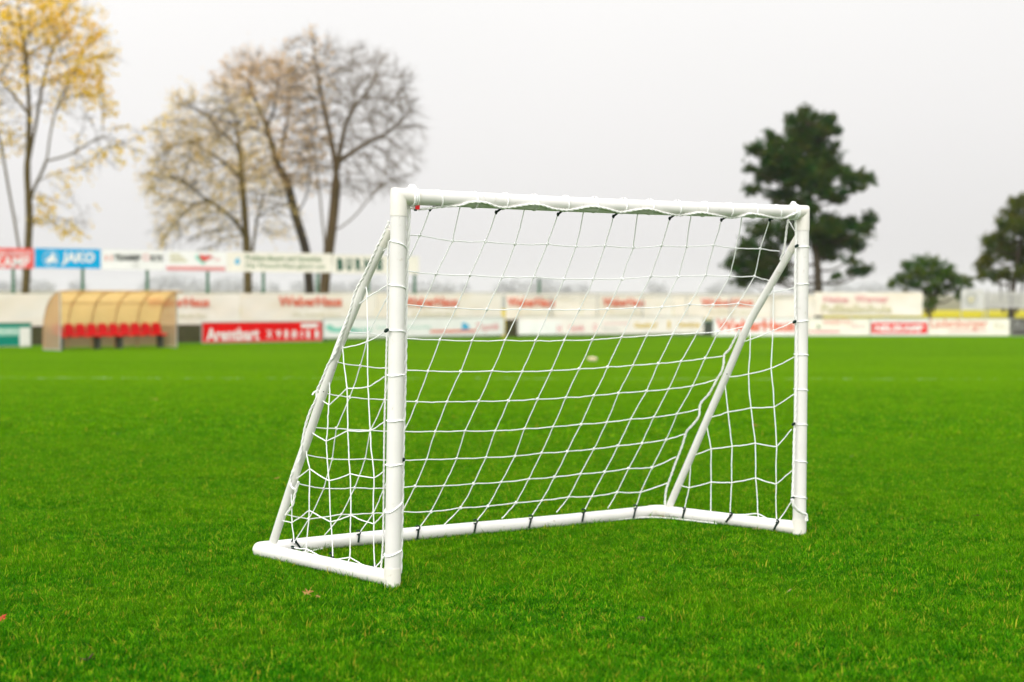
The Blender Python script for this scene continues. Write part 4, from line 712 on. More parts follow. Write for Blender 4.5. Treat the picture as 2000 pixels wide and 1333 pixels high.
pl = Plane(981, Zb(981) + 1.0, 987, Zb(987) + 1.0); yp = thing('striped_post', 'upright post yellow below and grey above at the gap between long boards', 'post', pl.P(pl.L / 2, 0))
m = MB(); m.box(pl.P(0, -.1, -.06), pl.e * pl.L, pl.n * .07, V((0, 0, 1.28))); m.build('yellow_section', M['yellowpaint'], yp, smooth=False)
m = MB(); m.box(pl.P(.01, 1.18, -.055), pl.e * (pl.L - .02), pl.n * .06, V((0, 0, .56))); m.build('grey_section', M['t_grey'], yp, smooth=False)

# cloth banners on the perimeter fence
Zc = lambda px: Zb(px) + 3.4
def banner(px0, px1, ytop, ybot, mt, label, group='cloth banners on the perimeter fence', zf=Zc):
    pl = Plane(px0, zf(px0), px1, zf(px1)); t_ = thing('banner', label, 'banner', pl.P(pl.L / 2, 0), group)
    u0, h1 = pl.uv(px0, ytop); h1 = pl.uv((px0 + px1) / 2, ytop)[1]; h0 = pl.uv((px0 + px1) / 2, ybot)[1]
    m = MB(); nx, nz_ = max(8, int(pl.L / .35)), 8; vs = []
    for side in (0, -.006):
        for j in range(nz_ + 1):
            for i in range(nx + 1):
                u = pl.L * i / nx; hh = h0 + (h1 - h0) * j / nz_
                wv = .018 * math.sin(u * 2.3 + j * .4) + .012 * math.sin(u * 5.1 - j) ; wv *= math.sin(math.pi * (j / nz_ * .8 + .1))
                if j == nz_: hh -= .015 * (1 - abs(math.cos(u * math.pi / 1.2)))
                vs.append(pl.P(u, hh, wv + side))
    k = (nx + 1) * (nz_ + 1); fs = []
    for j in range(nz_):
        for i in range(nx):
            q = j * (nx + 1) + i; fs.append((q, q + 1, q + nx + 2, q + nx + 1)); fs.append((k + q, k + q + nx + 1, k + q + nx + 2, k + q + 1))
    m.add(vs, fs); m.build('cloth', M[mt], t_)
    pl.t = t_; return pl
fence = thing('perimeter_fence', 'steel post and rail fence carrying the cloth banners', 'fence', V((at(700, 640, Zc(700)).x, Zc(700), BASE)))
for (a, b) in ((-90, 395), (395, 985), (985, 1590), (1590, 1802)):
    pl = Plane(a, Zc(a) + .12, b, Zc(b) + .12)
    for hh in (.62, 1.70):
        m = MB(); m.tube([pl.P(0, hh, 0), pl.P(pl.L * .5, hh, 0), pl.P(pl.L, hh, 0)], .022, 8); m.build('rail', M['steel'], fence)
    n_ = int(pl.L / 2.4) + 1
    for i in range(n_):
        m = MB(); q = pl.L * i / n_; m.tube([pl.P(q, -.1, 0), pl.P(q, 1.0, 0), pl.P(q, 1.76, 0)], .03, 8); m.build('post', M['steel'], fence)
OB = .045
spec = [(-90, 212, 574, 641, None, None, None, 'plain cream banner at the left behind the dugout'),
        (212.6, 469.4, 574, 638, (286, 581, 408, 600), (322, 612, 404, 621), 'WeberHaus', 'cream banner with red lettering half hidden by the dugout roof'),
        (470, 734.4, 573.5, 633, (543, 579, 667, 599), (572, 610, 664, 618), 'WeberHaus', 'cream banner with red lettering above the bright red board'),
        (735, 986.6, 574, 629, (786, 580, 893, 600), (806, 609, 890, 617), 'WeberHaus', 'cream banner with red lettering just right of the near goal post'),
        (987.2, 1135.4, 575, 626, (990, 581, 1083, 600), (1010, 608, 1082, 615), 'WeberHaus', 'cream banner with red lettering above the blank white panel'),
        (1136, 1313.4, 576, 625, (1177, 582, 1258, 599), (1190, 607, 1256, 614), 'WeberHaus', 'cream banner with red lettering behind the middle of the goal'),
        (1314, 1589.4, 577, 622, (1368, 583, 1470, 599), (1382, 606, 1466, 613), 'WeberHaus', 'cream banner with red lettering crossed by the far strut of the goal')]
for (a, b, y0, y1, bx1, bx2, tx, lb) in spec:
    pl = banner(a, b, y0, y1, 'peach', lb)
    if tx:
        lettering(pl, tx, bx1, M['t_coral'], pl.t, OB, .035)
        lettering(pl, 'Die Zukunft leben', bx2, M['t_straw'], pl.t, OB, .0)
pl = banner(1590, 1801, 571, 617, 'peach', 'pale banner with two lines of writing right of the far goal post')
lettering(pl, 'Heine', (1608, 578, 1656, 591), M['t_pink'], pl.t, OB, .02); lettering(pl, 'Werner', (1669, 577, 1735, 591), M['t_pink'], pl.t, OB, .02)
lettering(pl, 'Fußballschule', (1604, 595, 1741, 611), M['t_straw'], pl.t, OB, .03)
# grey banner and slatted panel at far right
Zr = lambda px: Zb(px) + 5
pl = banner(1878, 1922, 566, 606, 'bannergrey', 'grey white banner with a ring emblem under the dark tree', zf=Zr)
ring(pl, 1896, 584, 12, 13, .22, M['t_grey'], pl.t, OB); poly(pl, [(1889, 578), (1896, 583), (1903, 578), (1901, 588), (1896, 594), (1891, 588)], M['t_straw'], pl.t, OB + .002)
for q in (1878, 1921):
    m = MB(); u = pl.uv(q, 590)[0]; m.tube([pl.P(u, -.1, -.03), pl.P(u, 1, -.03), pl.P(u, 2.0, -.03)], .025, 8); m.build('post', M['steel'], pl.t)
pl = Plane(1924, Zr(1924), 2120, Zr(2120)); t_ = thing('slat_fence', 'grey slatted fence panel at the right edge under the dark tree', 'fence', pl.P(pl.L / 2, 0))
u0, hb = pl.uv(1924, 603); ht = pl.uv(2000, 568)[1]
m = MB(); n_ = int(pl.L / .13)
for i in range(n_): m.box(pl.P(i * .13, hb + .02, -.02), pl.e * .085, pl.n * .02, V((0, 0, ht - hb - .06 + .02 * (i % 2))))
m.build('slats', M['slat'], t_, smooth=False)
for hh in (hb + .08, ht - .2):
    m = MB(); m.box(pl.P(0, hh, -.06), pl.e * pl.L, pl.n * .038, V((0, 0, .06))); m.build('rail', M['steel'], t_, smooth=False)
for q in (1930, 1971, 2050):
    m = MB(); u = pl.uv(q, 590)[0]; m.tube([pl.P(u, -.1, -.09), pl.P(u, .9, -.09), pl.P(u, ht + .05, -.09)], .04, 8); m.build('post', M['leg_dark' if q == 1971 else 'steel'], t_)

# signs on tall green posts behind the fence
Zs = lambda px: Zb(px) + 6
def sign(px0, px1, y0, y1, mt, label, posts, group='sponsor signs on green posts'):
    pl = Plane(px0, Zs(px0), px1, Zs(px1)); t_ = thing('sponsor_sign', label, 'sign', pl.P(pl.L / 2, 0), group)
    mid = (px0 + px1) / 2; h1 = pl.uv(mid, y0)[1]; h0 = pl.uv(mid, y1)[1]
    m = MB(); m.box(pl.P(0, h0, -.03), pl.e * pl.L, pl.n * .03, V((0, 0, h1 - h0))); m.build('panel', M[mt], t_, smooth=False)
    for q in posts:
        u = pl.uv(q, 560)[0]; m = MB(); m.box(pl.P(u - .05, -.1, -.12), pl.e * .10, pl.n * .087, V((0, 0, h1 + .05))); m.build('post', M['green_post'], t_, smooth=False)
    pl.t = t_; return pl
pl = sign(-75, 67, 484, 524.5, 'rose', 'faded red sign with white lettering cut off at the left edge', (27,))
lettering(pl, 'DACHZIEGELWERKE', (-66, 491, 60, 499), M['t_white'], pl.t, OF, .0); lettering(pl, 'NELSKAMP', (-70, 502, 58, 522), M['t_white'], pl.t, OF, .02)
pl = sign(69, 197, 486, 524.5, 'blue', 'bright blue sign with white letters and a round emblem', (163,))
lettering(pl, 'JAKO', (120, 493, 185, 519), M['t_white'], pl.t, OF, .045, .12)
ring(pl, 99, 506, 15.5, 17, .16, M['t_paleblue'], pl.t, OF); poly(pl, [(103, 493), (107, 501), (112, 514), (104, 511), (98, 515), (91, 514), (89, 507), (96, 502)], M['t_white'], pl.t, OF + .003)
pl = sign(200, 321, 489, 527.5, 'white', 'white sign with black block lettering and red figures', (289,))
lettering(pl, '11', (206, 499, 219, 510), M['t_coral'], pl.t, OF, .03); lettering(pl, 'TEAMSP', (222, 498, 275, 510), M['t_dark'], pl.t, OF, .05); lettering(pl, 'O', (278, 496, 292, 510), M['t_pink'], pl.t, OF, .01); lettering(pl, 'RTS', (294, 499, 318, 511), M['t_dark'], pl.t, OF, .05)
lettering(pl, '.com', (257, 516, 272, 522), M['t_grey'], pl.t, OF)
pl = sign(324, 441, 491, 530, 'white', 'white sign with a heart emblem and a pink stripe along the bottom', (407,))
patch(pl, (325, 521.5, 440, 528.5), M['t_pink'], pl.t, OF)
for k, (a, b) in enumerate(((332, 352), (332, 360), (332, 366))):
    patch(pl, (a, 496.5 + k * 6, b, 499.5 + k * 6), M['t_straw'], pl.t, OF, 'small_print')
poly(pl, [(381, 501), (386, 497), (391, 501), (397, 509), (402, 513), (396, 518), (389, 511), (383, 506)], M['t_teal'], pl.t, OF)
poly(pl, [(388, 499), (394, 497), (399, 501), (406, 497), (413, 500), (412, 506), (404, 509), (398, 512), (391, 506)], M['t_red'], pl.t, OF + .003, 'heart')
lettering(pl, 'Herz', (402, 498, 418, 507), M['t_pink'], pl.t, OF + .005, .02); lettering(pl, 'aktiv', (420, 503, 430, 511), M['t_pink'], pl.t, OF)
pl = sign(443, 648, 494, 532, 'cream', 'long cream sign with two lines of green writing and a blue drop', (516, 622))
poly(pl, [(464, 503), (468, 509), (468, 515), (463, 518), (459, 515), (459, 509)], M['t_blue'], pl.t, OF)
lettering(pl, 'Problem-Bauern und Gartenbau', (480, 500, 628, 510), M['t_green'], pl.t, OF, .02); lettering(pl, 'Das Wunsch-Haus gehört uns', (480, 516, 634, 526), M['t_green'], pl.t, OF, .02)
pl = sign(650, 818, 499, 535, 'cream', 'cream sign with five big dark green block letters behind the near strut', (721, 812))
for ch, x0, x1 in (('B', 658, 671), ('U', 676, 688), ('R', 694, 707), ('N', 711, 725), ('S', 734, 748)): lettering(pl, ch, (x0, 505, x1, 529), M['t_deepgreen'], pl.t, OF, .07, name='letter')
# a lone pole on the field behind
p0 = V((at(1053, 560, 90).x, 90, BASE)); m = MB(); m.tube([p0 - V((0, 0, .2)), p0 + V((0, 0, 1.5)), p0 + V((0, 0, 2.55))], [.08, .08, .07], 8)
po = thing('pole', 'lone dark green pole behind the banners near the middle', 'pole', p0); m.build('shaft', M['green_post'], po); m = MB(); m.tube([p0 + V((0, 0, 2.55)), p0 + V((0, 0, 2.6)), p0 + V((0, 0, 2.63))], [.09, .09, .02], 8); m.build('cap', M['leg_dark'], po)

# ------------------------------------------------------------------ dugout
a = on_ground(118, 686.5); b = on_ground(345, 680.5)
e = (b - a); e.z = 0; LW = e.length; e.normalize(); nf = V((e.y, -e.x, 0)); A0 = V((a.x, a.y, BASE)) - nf * 1.0       # back left foot
dg_ = thing('dugout', 'team shelter with an arched amber roof and a row of red seats', 'dugout', A0 + e * LW / 2)
prof = [(0, 0), (.0, .45), (.02, .82), (.09, 1.12), (.22, 1.40), (.42, 1.62), (.68, 1.77), (1.0, 1.86), (1.32, 1.88)]
prof = [(q.x, q.z) for q in smooth_path([V((x, 0, z)) for x, z in prof], 3)]
D3 = lambda u, d, z: A0 + e * u + nf * d + V((0, 0, z))
m = MB(); vs = []
for off in (0, .012):
    for i in range(7):
        for d, z in prof[4:]: vs.append(D3(LW * i / 6, d - off * .7, z + off * .7))
k = len(prof) - 4; n7 = 7 * k; fs = []
for i in range(6):
    for j in range(k - 1):
        q = i * k + j; fs.append((q, q + 1, q + k + 1, q + k)); fs.append((n7 + q, n7 + q + k, n7 + q + k + 1, n7 + q + 1))
m.add(vs, fs); m.build('canopy', M['canopy'], dg_)
for i in range(6):
    m = MB(); u = LW * (i + .0) / 5; m.tube([D3(u, d + .03, z - .02) for d, z in prof], .024, 8); m.build('rib', M['rib'], dg_)
for (d, z) in ((1.0, 1.84), (.30, 1.47)):
    m = MB(); m.tube([D3(0, d, z), D3(LW / 2, d, z), D3(LW, d, z)], .016, 8); m.build('purlin', M['rib'], dg_)
m = MB(); m.box(D3(0, -.02, .06), e * LW, nf * .02, V((0, 0, .5))); m.build('rear_panel', M['side_sheet'], dg_, smooth=False)
for u in (0, LW):
    m = MB(); pts = [D3(u, d, z) for d, z in prof if d <= 1.0] + [D3(u, 1.0, 0.0)]; th = e * .012
    n_ = len(pts); m.add(pts + [q + th for q in pts], [tuple(range(n_)), tuple(range(2 * n_ - 1, n_ - 1, -1))]); m.build('side_panel', M['side_sheet'], dg_, smooth=False)
    m = MB(); m.tube([D3(u, 1.0, -.05), D3(u, 1.0, .9), D3(u, 1.0, 1.84)], .026, 8); m.build('front_post', M['steel'], dg_)
    m = MB(); m.tube([D3(u, 0, .03), D3(u, .5, .03), D3(u, 1.0, .03)], .022, 8); m.build('base_rail', M['steel'], dg_)
m = MB(); m.box(D3(.1, .33, .40), e * (LW - .2), nf * .06, V((0, 0, .06))); m.box(D3(.1, .58, .40), e * (LW - .2), nf * .05, V((0, 0, .06))); m.build('bench_beam', M['leg_dark'], dg_, smooth=False)
for i in range(4):
    u = .3 + (LW - .6) * (0, .36, .58, 1)[i]; m = MB(); m.box(D3(u - .05, .36, -.05), e * .10, nf * .28, V((0, 0, .46))); m.build('bench_leg', M['leg_dark'], dg_, smooth=False)
for i in range(10):
    u0 = .12 + i * (LW - .24) / 10; wd = .37
    seat = MB(); prs = [(.72, .455), (.66, .485), (.45, .475), (.36, .50), (.33, .60), (.30, .74), (.27, .83)]
    vs = []; n_ = 7
    for off in (0, .02):
        for j, (d, z) in enumerate(prs):
            for q in range(n_):
                f = q / (n_ - 1) * 2 - 1; ww = wd / 2 * (1 if j < 5 else (.93 if j == 5 else .62)); dip = .03 * (1 - f * f)
                vs.append(D3(u0 + wd / 2 + f * ww, d + (.035 * f * f if j > 3 else 0) - (off if j > 3 else 0), z - (dip if j < 4 else 0) - (off if j <= 3 else 0)))
    K = n_ * len(prs); fs = []
    for j in range(len(prs) - 1):
        for q in range(n_ - 1):
            c = j * n_ + q; fs.append((c, c + 1, c + n_ + 1, c + n_)); fs.append((K + c, K + c + n_, K + c + n_ + 1, K + c + 1))
    seat.add(vs, fs); seat.build('seat', M['seat_red'], dg_)

# ------------------------------------------------------------------ trees
def grow(limbs, blobs, natt, step=.38, kill=.62, infl=5.0, iters=90, up=.12, seed=1, blob_w=None):
    """space colonisation: limbs (lists of points) reach out to attractors spread through the crown blobs (centre, radii)"""
    rs = np.random.default_rng(seed); pos = []; par = []
    for L in limbs:
        pts = smooth_path(L[1], 6); prev = None
        if pos and L[0] is not None:      # join on the nearest node
            prev = min(range(len(pos)), key=lambda i: (V(pos[i]) - pts[0]).length)
        acc = []
        last = None
        for q in pts:
            if last is None or (q - last).length > step * .8: acc.append(q); last = q
        for q in acc:
            if prev is not None and (q - V(pos[prev])).length < .05: continue
            pos.append(tuple(q)); par.append(-1 if prev is None else prev); prev = len(pos) - 1
    nl = len(pos)
    vol = np.array([b[1][0] * b[1][1] * b[1][2] for b in blobs]) ** (2 / 3) * np.array(blob_w or [1] * len(blobs)); vol = vol / vol.sum()
    at_ = []
    for _ in range(natt):
        b = blobs[rs.choice(len(blobs), p=vol)]; d = rs.normal(size=3); d /= np.linalg.norm(d); q = rs.random() ** .42
        at_.append(np.array(b[0]) + d * q * np.array(b[1]))
    at_ = np.array(at_); alive = np.ones(len(at_), bool)
    for it in range(iters):
        kd = kdtree.KDTree(len(pos))
        for i, q in enumerate(pos): kd.insert(q, i)
        kd.balance(); pull = {}
        for i in np.nonzero(alive)[0]:
            co, j, dist = kd.find(at_[i])
            if dist < kill: alive[i] = False
            elif dist < infl or it < 25: pull.setdefault(j, []).append((at_[i] - np.array(co)) / dist)
        if not pull: break
        added = 0
        for j, ds in pull.items():
            d = np.sum(ds, 0); d = d / (np.linalg.norm(d) + 1e-9) + np.array([0, 0, up]) + rs.normal(0, .12, 3)
            if par[j] >= 0:
                pd = np.array(pos[j]) - np.array(pos[par[j]]); d = d + .55 * pd / (np.linalg.norm(pd) + 1e-9); d /= np.linalg.norm(d)
            d /= np.linalg.norm(d); q = np.array(pos[j]) + d * step
            if kd.find(q)[2] < step * .45: continue
            pos.append(tuple(q)); par.append(j); added += 1
        if not alive.any(): break
    return pos, par, nl
def tree_mesh(pos, par, base_r, tip_r=.0095, ex=2.1, rmax=None):
    n = len(pos); ch = [[] for _ in range(n)]
    for i, p in enumerate(par):
        if p >= 0: ch[p].append(i)
    rad = [0.0] * n; order = []; st = [i for i in range(n) if par[i] < 0]
    while st:
        i = st.pop(); order.append(i); st.extend(ch[i])
    for i in reversed(order):
        rad[i] = tip_r if not ch[i] else sum(rad[c] ** ex for c in ch[i]) ** (1 / ex)
    root_r = max(rad[i] for i in range(n) if par[i] < 0); k = base_r / root_r
    lt = math.log(max(tip_r * 1.01, root_r) / tip_r)
    for i in range(n):            # stretch so that the trunk has its thickness and the tips stay fine
        f = math.log(max(rad[i], tip_r) / tip_r) / lt; rad[i] *= k ** f
    m = MB(); tips = []
    starts = [(i, None) for i in range(n) if par[i] < 0]
    while starts:
        i, p = starts.pop(); path = [] if p is None else [p]; cur = i
        while True:
            path.append(cur)
            if not ch[cur]: tips.append(cur); break
            nx = max(ch[cur], key=lambda c: rad[c])
            for c in ch[cur]:
                if c != nx: starts.append((c, cur))
            cur = nx
        if len(path) < 2: continue
        rr = [rad[q] for q in path]
        if p is not None: rr[0] = rr[1]
        seg = 3 if rr[1] < .03 else (5 if rr[1] < .09 else 9)
        m.tube([pos[q] for q in path], rr, seg, caps=False)
    return m, rad, tips
def twigs(m, pos, par, rad, seed, lim=.035, per=2, L=.7, r0=.0095, droop=0.0):
    rs = random.Random(seed); ends = []; mid = V(np.mean(np.array(pos), 0))
    for i in range(len(pos)):
        if rad[i] > lim or par[i] < 0: continue
        d0 = (V(pos[i]) - V(pos[par[i]])).normalized()
        for _ in range(per):
            d = (d0 + (V(pos[i]) - mid).normalized() * .7 + V((rs.gauss(0, .5), rs.gauss(0, .5), rs.gauss(.05, .45)))).normalized(); a = V(pos[i]); l = L * rs.uniform(.5, 1.3)
            b = a + d * l * .5; c = b + (d + V((rs.gauss(0, .3), rs.gauss(0, .3), .15 - droop))).normalized() * l * .5
            m.tube([a, b, c], [r0, r0 * .8, r0 * .35], 3, caps=False); ends += [b, c]
    return ends
def leaves(name, centers, m_, parent, per, size, spread, seed, origin=None, squash=1.0):
    r_ = np.random.default_rng(seed); c = np.repeat(np.array(centers, float), per, 0); n = len(c)
    c = c + r_.normal(0, spread, (n, 3)); a = r_.normal(size=(n, 3)); a /= np.linalg.norm(a, axis=1)[:, None]
    b = r_.normal(size=(n, 3)); b -= a * (a * b).sum(1)[:, None]; b /= np.linalg.norm(b, axis=1)[:, None]
    s = size * r_.uniform(.55, 1.25, n)[:, None]; a *= s; b *= s * .5 * squash
    v = np.stack([c - a, c + b, c + a, c - b], 1).reshape(-1, 3) - np.array(origin if origin is not None else ORIGIN[parent.name])
    me = bpy.data.meshes.new(name); me.vertices.add(n * 4); me.vertices.foreach_set('co', v.reshape(-1)); me.loops.add(n * 4); me.loops.foreach_set('vertex_index', np.arange(n * 4, dtype=np.int32))
    me.polygons.add(n); me.polygons.foreach_set('loop_start', np.arange(0, n * 4, 4, dtype=np.int32)); me.polygons.foreach_set('loop_total', np.full(n, 4, np.int32))
    me.materials.append(m_); me.update(calc_edges=True)
    o = bpy.data.objects.new(name, me); COL.objects.link(o)
    if parent: o.parent = parent
    return o
def PX(pts, Z, dz=None):
    return [at(x, y, Z + (dz[i] if dz else 0)) for i, (x, y) in enumerate(pts)]
def BL_(cx, cy, rx, ry, Z, depth=None):
    k = Z / FPX; return (tuple(at(cx, cy, Z)), (rx * k, (depth or (rx + ry) / 2 * k), ry * k))
TREES = 'trees behind the pitch'

# tall bare tree, right of the three
Z = 92
base = V((at(634, 600, Z).x, Z, BASE - .1))
tA = thing('bare_tree', 'tall bare deciduous tree with a twin trunk and a dome of grey twigs', 'tree', base, TREES)
limbs = [(None, [base] + PX([(633, 575), (637, 530), (645, 470), (653, 400), (656, 340), (648, 280), (637, 230), (626, 174), (618, 130), (612, 88)], Z)),
         (1, [base] + PX([(628, 560), (628, 530), (634, 480), (629, 430), (625, 384), (618, 318), (612, 270)], Z, [0, -.3, -.6, -1, -1.2, -1.5, -2])),
         (1, PX([(656, 345), (662, 318), (695, 293), (725, 275), (752, 262), (778, 243), (800, 224)], Z, [0, .2, .5, 1, 1.3, 1.6, 2])),
         (1, PX([(654, 360), (664, 295), (675, 245), (688, 215), (706, 194), (728, 158)], Z, [0, -.5, -1, -1.6, -2, -2.4])),
         (1, PX([(648, 450), (664, 445), (690, 425), (720, 390), (745, 360)], Z, [0, -.6, -1.4, -2, -2.5]))]
blobs = [BL_(700, 205, 118, 118, Z), BL_(612, 112, 60, 50, Z), BL_(640, 180, 85, 90, Z), BL_(770, 255, 60, 60, Z), BL_(715, 330, 105, 70, Z), BL_(755, 330, 60, 40, Z), BL_(610, 300, 55, 90, Z)]
pos, par, nl = grow(limbs, blobs, 3000, kill=.46, step=.3, seed=4, blob_w=[1.5, 1.3, 1, 1, .7, .6, .6])
m, rad, tips = tree_mesh(pos, par, .29); tw = twigs(m, pos, par, rad, 3, .03, 4, .7, r0=.0085)
m.build('trunk', M['bark_twig'], tA)
sub = [q for q in tw if q.x < at(650, 300, Z).x]; random.Random(2).shuffle(sub); leaves('crown', sub[:500], M['leaf_rust'], tA, 1, .13, .15, 5)

# middle leaning tree
Z = 95
base = V((at(609, 600, Z).x, Z, BASE - .1))
tB = thing('leaning_tree', 'leaning dark trunked tree with thin rusty leaves in the middle of the clump', 'tree', base, TREES)
limbs = [(None, [base] + PX([(604, 560), (597, 490), (577, 421), (560, 356), (541, 322), (531, 283), (521, 250), (511, 222), (498, 195), (487, 174), (490, 135), (493, 108)], Z)),
         (1, PX([(529, 280), (520, 263), (503, 253), (480, 248), (455, 246), (436, 249), (418, 256)], Z, [0, -.4, -.9, -1.3, -1.8, -2.2, -2.5])),
         (1, PX([(541, 322), (552, 280), (560, 240), (563, 200), (575, 160)], Z, [0, .5, 1.2, 1.8, 2.4])),
         (1, PX([(577, 421), (596, 390), (604, 350), (606, 310), (600, 270)], Z, [0, -.6, -1.2, -1.8, -2.2])),
         (1, PX([(520, 250), (535, 215), (540, 180), (545, 140)], Z, [0, -.5, -1, -1.6]))]
blobs = [BL_(500, 190, 90, 85, Z), BL_(545, 190, 75, 80, Z), BL_(450, 230, 60, 60, Z), BL_(580, 260, 50, 90, Z), BL_(495, 130, 35, 35, Z), BL_(530, 330, 90, 70, Z)]
pos, par, nl = grow(limbs, blobs, 2400, kill=.48, step=.32, seed=9, blob_w=[1.4, 1.2, 1, .7, .8, .6])
m, rad, tips = tree_mesh(pos, par, .26); tw = twigs(m, pos, par, rad, 6, .03, 4, .65, r0=.0085)
m.build('trunk', M['bark'], tB); random.Random(3).shuffle(tw); tw = [q for q in tw if noise.noise(q * .4) > -.05]; leaves('crown', tw[:2900], M['leaf_rust'], tB, 2, .085, .16, 8)

# left of the clump, drooping and yellowing
Z = 88
base = V((at(484, 600, Z).x, Z, BASE - .1))
tC = thing('drooping_tree', 'wide drooping tree with sparse pale yellow leaves left in the clump', 'tree', base, TREES)
limbs = [(None, [base] + PX([(484, 560), (482, 490), (478, 420), (472, 350), (467, 290), (460, 240), (450, 200)], Z)),
         (1, [base] + PX([(489, 540), (494, 486), (502, 430), (512, 390), (520, 350), (532, 300)], Z, [0, .2, .5, .9, 1.3, 1.8])),
         (1, PX([(482, 470), (464, 438), (437, 412), (408, 392), (380, 372), (352, 355), (320, 350), (296, 372)], Z, [0, -.6, -1.2, -1.8, -2.4, -2.8, -3.2, -3.4])),
         (1, PX([(408, 392), (380, 400), (352, 428), (330, 455), (312, 480)], Z, [-1.8, -2.2, -2.6, -3, -3.2])),
         (1, PX([(472, 350), (440, 320), (405, 295), (370, 280), (335, 285)], Z, [0, .8, 1.6, 2.2, 2.6])),
         (1, PX([(467, 290), (430, 255), (400, 225), (372, 205)], Z, [0, .8, 1.5, 2])),
         (1, PX([(500, 430), (525, 408), (555, 400), (580, 410)], Z, [0, -1, -1.6, -2]))]
blobs = [BL_(400, 290, 110, 90, Z), BL_(355, 340, 80, 90, Z), BL_(370, 215, 45, 45, Z), BL_(450, 240, 80, 60, Z), BL_(340, 440, 55, 45, Z), BL_(450, 390, 120, 60, Z), BL_(545, 420, 50, 50, Z), BL_(405, 450, 70, 40, Z)]
pos, par, nl = grow(limbs, blobs, 2600, kill=.45, step=.32, seed=14, up=.0, blob_w=[1.2, 1, .8, .9, .7, 1, .5, .6])
m, rad, tips = tree_mesh(pos, par, .24); tw = twigs(m, pos, par, rad, 11, .03, 3, .7, r0=.0085, droop=.5)
m.build('trunk', M['bark_pale'], tC); random.Random(4).shuffle(tw); tw = [q for q in tw if noise.noise(q * .45) > -.12]; leaves('crown', tw[:3400], M['leaf_straw'], tC, 2, .085, .16, 12)

# golden maple at the left
Z = 80
base = V((at(50, 605, Z).x, Z, BASE - .1))
tD = thing('maple_tree', 'tall golden leaved maple at the left edge forking into slim trunks', 'tree', base, TREES)
limbs = [(None, [base] + PX([(50, 570), (53, 520), (55, 480), (57, 430), (56, 394), (53, 340), (55, 290), (57, 225), (53, 150), (49, 97), (40, 40), (34, -20)], Z)),
         (1, PX([(48, 540), (36, 480), (28, 430), (19, 382), (10, 330), (2, 285), (-15, 225), (-30, 150)], Z, [0, -.3, -.5, -.8, -1.2, -1.6, -2, -2.5])),
         (1, PX([(54, 330), (63, 280), (71, 240), (79, 190), (88, 145), (101, 100), (118, 50), (124, 0)], Z, [0, .4, .8, 1.1, 1.5, 1.9, 2.3, 2.6])),
         (1, PX([(58, 400), (66, 370), (78, 345), (91, 312), (97, 270), (105, 230), (118, 195), (140, 160)], Z, [0, -.5, -.9, -1.3, -1.6, -1.9, -2.3, -2.8])),
         (1, PX([(70, 360), (88, 346), (109, 337), (150, 326), (185, 305), (210, 289), (240, 279), (265, 268), (311, 232)], Z, [-.6, -1, -1.4, -2, -2.5, -2.9, -3.2, -3.4, -3.6])),
         (1, PX([(90, 315), (120, 308), (145, 298), (180, 277), (215, 262)], Z, [-1.3, -.8, -.4, .2, .6])),
         (1, PX([(57, 225), (30, 190), (5, 160), (-20, 140)], Z, [0, 1, 1.8, 2.4])),
         (1, PX([(60, 440), (85, 425), (120, 430), (155, 448)], Z, [0, 1, 1.8, 2.4]))]
blobs = [BL_(80, 90, 125, 130, Z), BL_(150, 110, 75, 90, Z), BL_(20, 60, 100, 120, Z), BL_(165, 200, 60, 45, Z), BL_(205, 285, 85, 30, Z), BL_(30, 200, 60, 60, Z), BL_(110, 425, 80, 40, Z), BL_(280, 255, 35, 20, Z), BL_(-60, 150, 100, 150, Z), BL_(185, 325, 60, 25, Z)]
pos, par, nl = grow(limbs, blobs, 2200, kill=.5, step=.33, seed=21, blob_w=[1.3, 1.2, 1, 1.2, .8, .6, .5, .5, .8, .6])
m, rad, tips = tree_mesh(pos, par, .19); tw = twigs(m, pos, par, rad, 16, .03, 2, .7, droop=.2)
m.build('trunk', M['bark_pale'], tD); random.Random(5).shuffle(tw)
tw = [q for q in tw if noise.noise(q * .42) > -.15 + .25 * random.random()]
hi = [q for q in tw if q.z > at(0, 230, Z).z]; lo_ = [q for q in tw if q.z <= at(0, 230, Z).z]
leaves('crown', hi[:9000] + lo_[:int(len(lo_) * .6)], M['leaf_gold'], tD, 3, .122, .15, 20)

